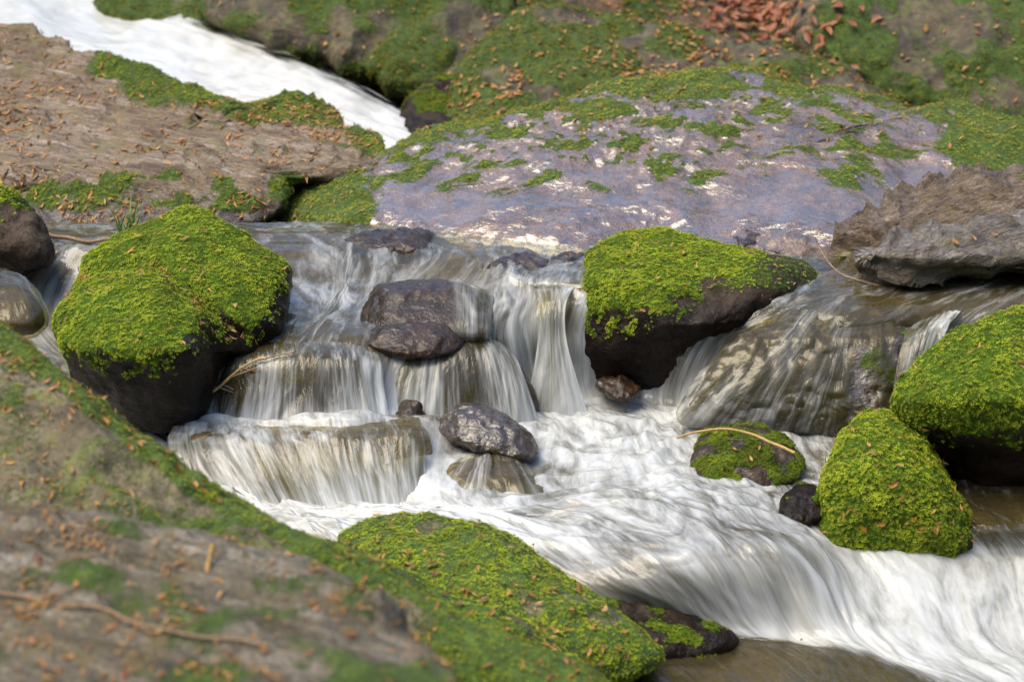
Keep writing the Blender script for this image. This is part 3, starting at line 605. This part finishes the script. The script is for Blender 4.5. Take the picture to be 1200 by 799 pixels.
M['ground'] = stone_mat('forest_floor', (.035, .025, .014), (.08, .055, .028), (.13, .085, .04), moss_tone=.6, lichen=(.15, .06, .025))
ground = link('ground', mesh_np('ground', V, Fc, M['ground'], True, {'moss': gm, 'wet': 0 * gm}))
tag(ground, 'mossy leaf strewn forest floor rising behind the stream', None, None, 'structure')
ROCKS['ground'] = (V, Fc, N, BVHTree.FromPolygons([tuple(x) for x in V.tolist()], Fc.tolist()))
vis = sstep(5, 4, np.abs(V[:, 0])) * sstep(10.2, 10.8, V[:, 1]) * sstep(14., 13., V[:, 1])
sprigs('moss', V, Fc, N, vis * gm, 42000, .020, M['moss_far'], ground, seed=77)

def far_rock(key, label, outline, center, prof, n=34, mossf=.6, mk='far', cnt=7000, name='mossy_boulder', D=.2, seed=0., mm='moss_far', wet=None, rough=.10):
    rock(key, name, label, outline, center, prof, D, .5, mk, n, rough, 1.8, .02, patch(2.6, .25 - mossf * .6, .2, seed=seed), cnt, .016, mm, wet=wet, seed=seed)
far_rock('fr1', 'big shadowy olive boulder beside the pile of red leaves', mossf=.35, rough=.1, outline=[(950,60),(945,10),(965,-60),(1100,-110),(1300,-100),(1330,100),(1230,170),(1120,150),(1020,110),(975,85)], center=(1120, 20), prof=[(-110, 11.2), (60, 10.2), (170, 9.7)], n=44, cnt=6000, seed=31.)
far_rock('fr2', 'flat mossy rock with thin brown litter below the pile of red leaves', [(690,120),(700,70),(760,45),(830,50),(900,60),(960,85),(1020,115),(1060,150),(900,160),(740,160)], (860, 105), [(40, 10.6), (100, 9.9), (165, 9.4)], 40, .5, cnt=9000, seed=32.)
far_rock('fr3', 'rounded mossy rock at the brink of the upper waterfall', [(540,150),(535,100),(570,50),(640,20),(720,25),(760,60),(740,110),(700,150),(620,165)], (640, 100), [(20, 10.7), (100, 10.0), (165, 9.5)], 36, .7, cnt=8000, seed=33.)
far_rock('fr4', 'dark wet stone at the foot of the upper waterfall', [(478,150),(485,125),(505,105),(535,98),(558,112),(572,145),(545,168),(500,168)], (525, 135), [(95, 10.2), (168, 9.6)], 30, .35, 'dark', 3000, 'wet_rock', .12, 34., wet=lambda u, v, N, V: .8 + 0 * u)
far_rock('fr5', 'mossy rock spattered by the upper waterfall', [(250,22),(265,-20),(300,-70),(430,-90),(560,-60),(600,20),(575,75),(520,105),(440,88),(380,68),(310,42)], (420, 40), [(-90, 11.6), (50, 10.75), (125, 10.2)], 40, .5, 'far', 11000, 'mossy_rock', .15, 35., rough=.14)
far_rock('fr6', 'brown stone crowned with moss above the head of the upper waterfall', [(120,15),(130,-20),(180,-50),(260,-50),(320,-10),(330,30),(290,45),(220,35),(160,25)], (225, 5), [(-50, 11.8), (45, 11.0)], 28, .6, 'far', 5000, 'mossy_rock', .12, 36.)

UP = [[(90,-70,12.0,.9),(140,-5,11.5,.8),(220,15,11.1,.9),(335,60,10.6,.75),(425,100,10.1,.6),(505,150,9.6,.35),(560,190,9.2,.2)],
      [(20,-50,11.7,1.),(80,15,11.2,1.1),(190,55,10.75,1.15),(300,95,10.35,1.1),(390,125,9.95,1.),(480,160,9.5,.8),(520,200,9.1,.3)],
      [(-50,-30,11.4,1.1),(40,30,10.9,1.15),(150,72,10.5,1.15),(270,112,10.15,1.15),(370,138,9.8,1.1),(465,166,9.45,.9),(500,205,9.05,.4)],
      [(-150,10,11.0,1.),(-20,60,10.5,1.),(100,100,10.1,1.),(230,138,9.8,1.),(340,160,9.55,1.),(450,178,9.35,.8),(480,215,9.0,.4)]]
tag(water_obj('upper_stream_water', UP, 220, 110, M['chute'], by='y', amp=.007, fine=.001, edge=(0, .14, .3, 0), seed=4.), 'white rushing upper waterfall behind the rock ledge', None, None, 'structure')

def veil(key, mask, foam, origin=None, off=.012, tk=1., mat='veil', uk=1.):
    V, Fc, N, _ = ROCKS[key]; u, v = pix(V)
    e = np.clip(mask(u, v, N, V), 0, 1); front = (N * (np.array([0, 0, ZC]) - V)).sum(1) > -.15
    keep = (e[Fc].max(1) > .01) & front[Fc].all(1); Fk = Fc[keep]
    used, inv = np.unique(Fk.ravel(), return_inverse=True); Fk = inv.reshape(Fk.shape)
    P = (V + N * off)[used]; u, v, e2 = u[used], v[used], e[used]
    px = V[:, 1].mean() / F
    if origin: t = np.arctan2(u - origin[0], v - origin[1]) * tk; s_ = np.hypot(u - origin[0], v - origin[1]) * px
    else: t = P[:, 0] * uk; s_ = -P[:, 2] - .6 * P[:, 1]
    fo = foam(u, v, N[used], P) if callable(foam) else np.full(len(P), foam)
    fl = fbm(np.stack([t * 14, s_ * 3, 0 * t], 1), 3)
    P = P + N[used] * (.008 * fl + .003 * fbm(np.stack([t * 40, s_ * 4, 0 * t], 1), 2))[:, None]
    m = mesh_np('water_veil', P, Fk, M[mat], True, {'foam': fo + .3 * fl, 'edge': sstep(.1, .7, e2 + .35 * fl * (1 - e2)), 'pool': 0 * fo, 'silk': 0 * fo}, np.stack([t, s_], 1))
    return link('water_veil', m, water)
win = lambda u0, u1, v0, v1, su=14, sv=10: (lambda u, v, N, V: sstep(u0 - su, u0 + su, u) * sstep(u1 + su, u1 - su, u) * sstep(v0 - sv, v0 + sv, v) * sstep(v1 + sv, v1 - sv, v))
def sheet(lines, nr, nc, edge, amp=.012, seed=0., mat='veil'):
    o = water_obj('water_fall', lines, nr, nc, M[mat], by='y', amp=amp, fine=.003, edge=edge, parent=water, seed=seed, lump=(9., 2.)); return o
# the bright strand between the fan and the moss capped boulder
sheet([[(624,338,6.47,.3),(630,358,6.36,.6),(630,395,6.31,.85),(624,435,6.28,.95),(608,496,6.25,1.)],
       [(648,332,6.48,.2),(648,356,6.36,.55),(648,395,6.30,.8),(650,435,6.26,.9),(652,498,6.23,1.)],
       [(676,334,6.48,.3),(664,358,6.36,.75),(664,395,6.31,.9),(674,435,6.28,.95),(694,494,6.25,1.)]], 120, 60, (.12, .06, .08, .10), .008, 3.)
# the fan over the rounded rock
sheet([[(452,412,6.22,.2),(440,430,6.16,.35),(430,455,6.12,.5),(425,492,6.07,.9)],
       [(478,402,6.24,.15),(468,425,6.16,.35),(458,455,6.11,.6),(452,492,6.06,.95)],
       [(505,394,6.26,.1),(498,418,6.17,.3),(490,452,6.11,.55),(486,500,6.06,.9)],
       [(532,391,6.27,.1),(532,415,6.17,.2),(532,452,6.11,.3),(534,504,6.06,.8)],
       [(556,392,6.27,.1),(564,415,6.18,.25),(570,452,6.12,.35),(578,504,6.07,.85)],
       [(578,397,6.27,.2),(590,418,6.19,.5),(600,452,6.13,.75),(610,504,6.10,1.)],
       [(590,404,6.28,.3),(608,424,6.21,.55),(620,454,6.16,.8),(636,502,6.14,1.)]], 150, 190, (.06, .03, .06, .06), .012, 5.)
# thin falls over the reddish rock beside the big boulder
sheet([[(252,412,6.16,.1),(246,432,6.07,.25),(238,458,6.02,.35),(228,494,5.97,.8)],
       [(290,403,6.15,.05),(286,424,6.04,.35),(282,455,5.99,.4),(276,494,5.94,.85)],
       [(335,400,6.15,.05),(333,420,6.03,.3),(330,455,5.98,.45),(326,494,5.93,.85)],
       [(380,401,6.15,.05),(380,421,6.03,.2),(380,455,5.98,.3),(382,494,5.93,.8)],
       [(415,404,6.16,.1),(418,424,6.05,.4),(424,455,6.0,.7),(430,494,5.95,1.)],
       [(445,410,6.18,.2),(450,428,6.10,.5),(452,458,6.04,.8),(458,494,5.98,1.)]], 140, 200, (.05, .03, .05, .05), .012, 7.)
# the ledge fall
sheet([[(205,492,6.02,.7),(200,505,5.92,.8),(196,525,5.84,.8),(205,560,5.76,.75),(240,604,5.66,1.)],
       [(262,490,6.0,.7),(258,502,5.88,.7),(262,520,5.78,.7),(280,556,5.70,.7),(310,605,5.62,1.)],
       [(330,489,6.0,.6),(332,500,5.87,.5),(338,518,5.76,.6),(350,555,5.68,.55),(372,606,5.61,1.)],
       [(400,488,6.0,.4),(404,498,5.87,.15),(410,515,5.76,.3),(420,555,5.68,.6),(432,606,5.61,1.)],
       [(462,487,6.0,.3),(466,496,5.88,.05),(472,512,5.77,.15),(476,552,5.69,.65),(482,604,5.62,1.)],
       [(490,487,6.01,.2),(494,496,5.90,.05),(498,512,5.79,.2),(500,552,5.72,.5),(506,602,5.65,.95)]], 170, 260, (.05, .03, .03, .015), .012, 9.)
veil('rapidrock', lambda u, v, N, V: sstep(1062, 1030, u + 14 * fbm(V * 8, 2)) * (1 - .75 * np.exp(-((u - 1010) / 34) ** 2) * sstep(380, 410, v)), lambda u, v, N, V: .10 + .30 * sstep(930, 830, u) + .12 * sstep(430, 490, v) + .1 * fbm(V * 6, 2), (1030, 270), tk=.5)
sheet([[(1078,372,6.30,.15),(1058,398,6.17,.4),(1048,440,6.10,.5),(1040,498,6.05,.9)],
       [(1106,364,6.30,.3),(1084,392,6.15,.6),(1072,440,6.08,.65),(1064,498,6.03,.95)],
       [(1132,360,6.32,.9),(1112,384,6.17,1.),(1097,430,6.10,.65),(1088,494,6.05,.9)]], 110, 60, (.06, .04, .1, .1), .008, 13.)
veil('purple', win(505, 645, 525, 610), lambda u, v, N, V: .28 + .2 * sstep(560, 600, v), (575, 500), tk=.3)
veil('lefthump', win(-100, 60, 300, 400), lambda u, v, N, V: .2 + 0 * u, (0, 290), tk=.3)
veil('dk1', win(540, 590, 330, 400), .45)

# ------------------------------------------------------------------ fallen leaves, needles, twigs, grass
def leaf_mesh(k, L=1., W=.42):
    rg = np.random.default_rng(100 + k); xs = np.array([0, .25, .6, 1.]) * L; ws = np.array([.05, .9, .8, .0]) * W * .5 * rg.uniform(.7, 1.2)
    cur = rg.uniform(-.25, .35); V = []; 
    for x, w_ in zip(xs, ws):
        z0 = cur * (x - .5 * L) ** 2
        V += [(x - L / 2, -w_, z0 + w_ * .5 * rg.uniform(.3, 1.4)), (x - L / 2, 0, z0), (x - L / 2, w_, z0 + w_ * .5 * rg.uniform(.3, 1.4))]
    Fs = []
    for i in range(3): a = 3 * i; Fs += [(a, a + 1, a + 4, a + 3), (a + 1, a + 2, a + 5, a + 4)]
    return np.array(V), np.array(Fs)
LEAF = {}
def leaf_data(k, mat, W):
    if (k, mat) not in LEAF:
        V, Fs = leaf_mesh(k, 1., W); LEAF[(k, mat)] = mesh_np('leaf', V, Fs, M[mat], True, {'rnd': np.zeros(len(V))})
    return LEAF[(k, mat)]
def hit(u, v, keys):
    a, dy, dz = ray(u, v); d = Vector((float(a), float(dy), float(dz))).normalized(); best = None
    for k in keys:
        h = ROCKS[k][3].ray_cast(Vector((0, 0, ZC)), d)
        if h[0] is not None and (best is None or h[3] < best[3]): best = h
    return best
def leaf(u, v, keys, size, label, group, mat='leaf', k=None, W=.42, lift=.004):
    h = hit(u, v, keys)
    if h is None: return
    p, n = h[0], h[1]
    if n.dot(Vector((0, 0, ZC)) - p) < 0: n = -n
    k = random.randrange(6) if k is None else k
    o = link('fallen_leaf', leaf_data(k, mat, W))
    n = (n + Vector((random.gauss(0, .22), random.gauss(0, .22), .25 + random.gauss(0, .2)))).normalized()
    x = n.orthogonal().normalized(); ang = random.uniform(0, 6.28); y = n.cross(x)
    x2 = x * math.cos(ang) + y * math.sin(ang); y2 = n.cross(x2)

    o.matrix_world = Matrix.LocRotScale(p + n * lift, Matrix((x2, y2, n)).transposed().to_quaternion(), Vector((size, size, size)))
    tag(o, label, 'leaf', group)
def litter(label, key, count, mask, size, mat, name='leaf_litter', seed=0, W=.2, lift=.006):
    V, Fc, N, _ = ROCKS[key]; rng = np.random.default_rng(seed); u, v = pix(V)
    q = V[Fc]; area = .5 * np.linalg.norm(np.cross(q[:, 2] - q[:, 0], q[:, 3] - q[:, 1]), axis=1)
    front = ((N * (np.array([0, 0, ZC]) - V)).sum(1) > 0) * sstep(-.1, .4, N[:, 2])
    wg = area * np.clip(mask(u, v, N, V) * front, 0, 1)[Fc].mean(1); fi = rng.choice(len(Fc), count, p=wg / wg.sum())
    a, b = rng.random((count, 1)), rng.random((count, 1))
    lerp = lambda A: (A[Fc[fi, 0]] * (1 - a) + A[Fc[fi, 1]] * a) * (1 - b) + (A[Fc[fi, 3]] * (1 - a) + A[Fc[fi, 2]] * a) * b
    p, n = lerp(V), lerp(N) + rng.normal(size=(count, 3)) * .25; n /= np.linalg.norm(n, axis=1, keepdims=True)
    x = np.cross(n, rng.normal(size=n.shape)); x /= np.linalg.norm(x, axis=1, keepdims=True); y = np.cross(n, x)
    sz = (size * (.5 + rng.random(count)))[:, None]; wd = sz * W * (.6 + .8 * rng.random((count, 1))); p = p + n * lift
    bend = rng.uniform(-.15, .3, (count, 1)) * sz
    pts = np.stack([p - x * sz * .5 + n * bend, p - y * wd * .5, p + x * sz * .5 + n * bend, p + y * wd * .5], 1).reshape(-1, 3)
    Fq = np.arange(len(pts)).reshape(-1, 4); r = np.repeat(rng.random(count), 4)
    o = link(name, mesh_np(name, pts, Fq, M[mat], False, {'rnd': r})); TRIS[0] += 2 * count
    return tag(o, label, 'leaf litter', None, 'stuff')
M['needle'] = leaf_mat('brown_needle', [(0., (.20, .085, .018)), (.4, (.36, .16, .03)), (.75, (.44, .24, .06)), (1., (.15, .06, .015))])
fullm = lambda u, v, N, V: np.ones(len(V))
litter('orange brown needles scattered over the pinkish rock ledge', 'ledge', 2400, lambda u, v, N, V: sstep(.0, .3, fbm(V * np.array([2., 5., 5.]) + 2, 3)) + .07, .036, 'needle', seed=1, W=.26)
litter('tiny brown needles scattered over the grey bank slab', 'slabfg', 2600, lambda u, v, N, V: sstep(.05, .3, fbm(V * 5 + 2, 3)) + .05, .018, 'needle', seed=2, W=.22)
litter('orange needles caught along the crest of the mossy bank rock', 'bank', 1300, lambda u, v, N, V: sstep(-.05, .3, fbm(V * 4 + 5, 3)) + .1, .022, 'needle', seed=3, W=.25)
litter('orange needles caught in the moss of the large folded boulder', 'big', 170, lambda u, v, N, V: .08 + sstep(24, 4, np.abs(v - fold(u))) , .028, 'needle', seed=4, W=.2, lift=.012)
litter('orange needles caught in the moss cap of the boulder between the falls', 'centre', 90, lambda u, v, N, V: sstep(370, 330, v), .024, 'needle', seed=5, W=.2, lift=.012)
litter('orange needles caught in the moss of the dome shaped boulder', 'dome', 80, lambda u, v, N, V: .2 + sstep(580, 620, v), .026, 'needle', seed=6, W=.25, lift=.012)
litter('orange needles caught in the moss along the crest of the slab', 'slab', 420, lambda u, v, N, V: sstep(200, 130, v) + sstep(440, 400, u), .03, 'needle', seed=7, W=.25, lift=.008)
litter('brown leaf scraps on the moss quilted rock beside the rapid', 'mound', 130, fullm, .024, 'needle', seed=8, W=.35, lift=.012)
litter('brown leaf scraps on the lower wedged mossy rock', 'mound2', 110, fullm, .024, 'needle', seed=9, W=.35, lift=.012)
litter('brown leaf scraps on the massive boulder in the calm pool', 'rightbig', 60, lambda u, v, N, V: sstep(470, 430, v), .024, 'needle', seed=10, W=.3, lift=.012)
litter('brown leaf scraps strewn over the forest floor behind the stream', 'ground', 5200, lambda u, v, N, V: sstep(4.6, 4, np.abs(V[:, 0])) * sstep(10.3, 10.8, V[:, 1]) * sstep(14, 13, V[:, 1]) * (.15 + sstep(-.1, .3, fbm(V * 1.8 + 7, 3))), .034, 'leaf', seed=11, W=.5, lift=.012)
for kk, lab, c in (('fr1', 'shadowy olive boulder', 260), ('fr2', 'flat mossy rock under the leaf pile', 700), ('fr3', 'rounded rock at the brink of the upper waterfall', 420), ('fr5', 'rock spattered by the upper waterfall', 260)):
    litter('brown leaf scraps lying on the ' + lab, kk, c, lambda u, v, N, V: .2 + sstep(0, .3, fbm(V * 3, 2)), .032, 'leaf', seed=12 + c, W=.45, lift=.012)

g1 = 'brown leaves lying on the grey bank slab'
for (u, v) in [(20,612),(75,622),(40,655),(28,668),(52,662),(60,640),(100,655),(150,668),(88,690),(30,690),(12,705),(118,700),(60,705),(190,700),(205,735),(235,712),(180,745),(132,735),(255,700),(40,750),(85,770),(15,770),(150,790),(215,775),(205,648),(207,660),(265,765),(300,750),(305,760),(360,765),(410,745),(340,700),(365,705),(62,790),(100,795),(250,790),(190,795),(320,790),(428,760),(460,765),(440,745),(5,640),(35,720)]:
    leaf(u + random.uniform(-6, 6), v + random.uniform(-4, 4), ['slabfg'], random.uniform(.015, .027), 'curled orange brown leaf lying on the grey bank slab', g1, 'leaf' if random.random() < .75 else 'redleaf')
g2 = 'orange leaves on the crest of the bank rock'
for (u, v) in [(150,500),(165,515),(190,525),(205,540),(225,560),(240,572),(85,478),(120,490),(178,535),(430,740),(455,745),(410,700)]:
    leaf(u + random.uniform(-5, 5), v + random.uniform(4, 10), ['bank'], random.uniform(.022, .034), 'small orange leaf lying on the mossy bank rock', g2)
g3 = 'leaves stuck on mossy boulders'
for key, lab, pts in (('big', 'orange leaf scrap stuck on the large folded mossy boulder', [(235,382),(190,318),(248,320),(275,362),(165,397),(215,405),(255,298)]),
                      ('dome', 'orange leaf scrap stuck on the dome of bright moss', [(1047,568),(1053,550),(1062,612),(1075,608),(1095,600),(1030,615),(1018,525),(1122,568),(1132,605),(1080,618),(1008,620),(1090,622)]),
                      ('centre', 'orange leaf scrap stuck on the moss capped boulder between the falls', [(752,365),(735,300),(800,300),(770,330)]),
                      ('rightbig', 'small orange leaf on the massive boulder in the calm pool', [(1140,415),(1150,408),(1085,500)]),
                      ('mound', 'brown leaf on the moss quilted rock beside the rapid', [(450,655),(480,650),(690,765),(705,765),(720,762),(620,700),(730,745)]),
                      ('mid', 'brown leaf on the low drowned mossy rock', [(880,540),(870,525),(890,528),(862,530)]),
                      ('layer2', 'thin brown leaf on the ragged grey layered slab', [(1140,282),(1165,278),(1120,286)]),
                      ('rapidrock', 'dark red leaf clinging to the broad brown rock under the water veil', [(1020,365),(1026,362)])):
    for (u, v) in pts: leaf(u, v, [key], random.uniform(.02, .032), lab, lab, 'leaf' if key != 'rapidrock' else 'redleaf', W=.35, lift=.013)
g4 = 'red brown leaves piled between the far boulders'
for i in range(170):
    u = random.gauss(885, 48); v = random.gauss(18, 16) + (u - 885) * .12
    leaf(u, v, ['ground', 'fr2', 'fr1'], random.uniform(.05, .095), 'red brown leaf in the pile between the far mossy boulders', g4, 'redleaf', W=.6, lift=random.uniform(.01, .05))

def tube(name, pts, r0, r1, mat, label, cat='twig', sides=7, wig=.0, branches=(), parent=None):
    P = np.array(pts, float); n = 8 * (len(P) - 1) + 1; C = spline1(P, np.linspace(0, len(P) - 1 - 1e-6, n))
    C = C + wig * np.stack([noise(C * 9 + k * 7.1) for k in range(3)], 1)
    T = np.gradient(C, axis=0); T /= np.linalg.norm(T, axis=1, keepdims=True)
    a = np.cross(T, [.3, .2, 1.]); a /= np.linalg.norm(a, axis=1, keepdims=True); b = np.cross(T, a)
    rr = np.linspace(r0, r1, n) * (1 + .25 * noise(C * 40)); th = np.linspace(0, 2 * math.pi, sides, endpoint=False)
    V = (C[:, None] + rr[:, None, None] * (a[:, None] * np.cos(th)[None, :, None] + b[:, None] * np.sin(th)[None, :, None])).reshape(-1, 3)
    i, j = np.meshgrid(np.arange(n - 1), np.arange(sides), indexing='ij'); j2 = (j + 1) % sides
    Fs = np.stack([i * sides + j, i * sides + j2, (i + 1) * sides + j2, (i + 1) * sides + j], -1).reshape(-1, 4)
    o = link(name, mesh_np(name, V, Fs, M[mat], True), parent)
    if label: tag(o, label, cat)
    return o, C
def on(u, v, key, lift=.006):
    h = hit(u, v, [key]); return tuple(h[0] + Vector((0, -.3, 1)).normalized() * lift) if h else tuple(at_y(u, v, ROCKS[key][0][:, 1].mean()))
tube('arched_twig', [at_y(793,514,5.78), at_y(815,507,5.8), at_y(845,502,5.8), at_y(880,507,5.78), at_y(905,518,5.74), at_y(932,531,5.7)], .0035, .005, 'straw', 'reddish arched twig bent over the low drowned mossy rock', wig=.006)
tube('bent_twig', [at_y(958,288,6.60), at_y(975,312,6.52), at_y(995,325,6.47), at_y(1035,336,6.42)], .003, .005, 'twig', 'thin pale twig leaning across the layered rocks', wig=.004)
t_, c_ = tube('dry_stem', [at_y(216,476,5.96), at_y(250,458,5.98), at_y(275,438,6.0), at_y(300,423,6.02), at_y(312,421,6.02)], .005, .003, 'straw', 'yellow dry stem trapped between the big mossy boulder and the thin falls', wig=.01)
for q in range(5): tube('side_stem', [tuple(c_[6 + 4 * q]), tuple(c_[6 + 4 * q] + np.array([.05 + .02 * q, .01, .03 * (-1) ** q])), tuple(c_[6 + 4 * q] + np.array([.09, 0, .02 - .03 * (q % 2)]))], .003, .0015, 'twig', None, parent=t_)
t_, c_ = tube('fallen_twig', [on(-20,697,'slabfg'), on(40,704,'slabfg'), on(110,716,'slabfg'), on(180,738,'slabfg'), on(250,752,'slabfg'), on(310,760,'slabfg')], .0035, .0025, 'twig', 'long brown twig lying across the grey bank slab', wig=.012)
for q, (du, dv) in enumerate([(60, 690), (150, 745), (210, 728)]): tube('side_twig', [tuple(c_[8 + 9 * q]), on(du + 30, dv, 'slabfg')], .003, .002, 'twig', None, parent=t_)
hs = hit(243, 668, ['slabfg', 'bank'])[0]; hs = np.array(hs)
tube('broken_stick', [hs + np.array([0, 0, -.004]), hs + np.array([.004, .012, .022]), hs + np.array([.011, .02, .046])], .0055, .0045, 'straw', 'short pale broken stick standing on the grey bank slab')
tube('bark_twig', [on(400,712,'bank'), on(440,738,'bank'), on(470,760,'bank'), on(500,785,'bank')], .007, .004, 'twig', 'reddish bark strip lying in the groove of the bank rock', wig=.01)
tube('drift_twig', [at_z(40,270,.715), at_z(70,279,.71), at_z(105,281,.71), at_z(140,282,.70)], .009, .006, 'twig', 'dark driftwood twig floating behind the large folded boulder', wig=.02)
gt = link('grass_tuft', None); gb = at_z(150, 282, .69); gt.location = gb; tag(gt, 'small green grass tuft in shallow water behind the large folded boulder', 'grass tuft')
for i in range(22):
    a = random.uniform(0, 6.28); L_ = random.uniform(.09, .17); dx = np.array([math.cos(a), math.sin(a), 0]); s0 = np.array([random.gauss(0, .018), random.gauss(0, .015), -.03])
    side = np.array([-dx[1], dx[0], 0]) * .0045; P_ = [s0 + dx * L_ * .45 * f ** 2 + np.array([0, 0, (L_ + .03) * f]) for f in (0, .35, .7, 1.)]
    Vb = np.array([P_[0] - side, P_[0] + side, P_[1] - side, P_[1] + side, P_[2] - side * .7, P_[2] + side * .7, P_[3] - side * .1, P_[3] + side * .1])
    link('blade', mesh_np('blade', Vb, np.array([(0, 1, 3, 2), (2, 3, 5, 4), (4, 5, 7, 6)]), M['grass'], True, {'rnd': np.full(8, random.random())}), gt)
print('tris rocks+moss', TRIS[0])
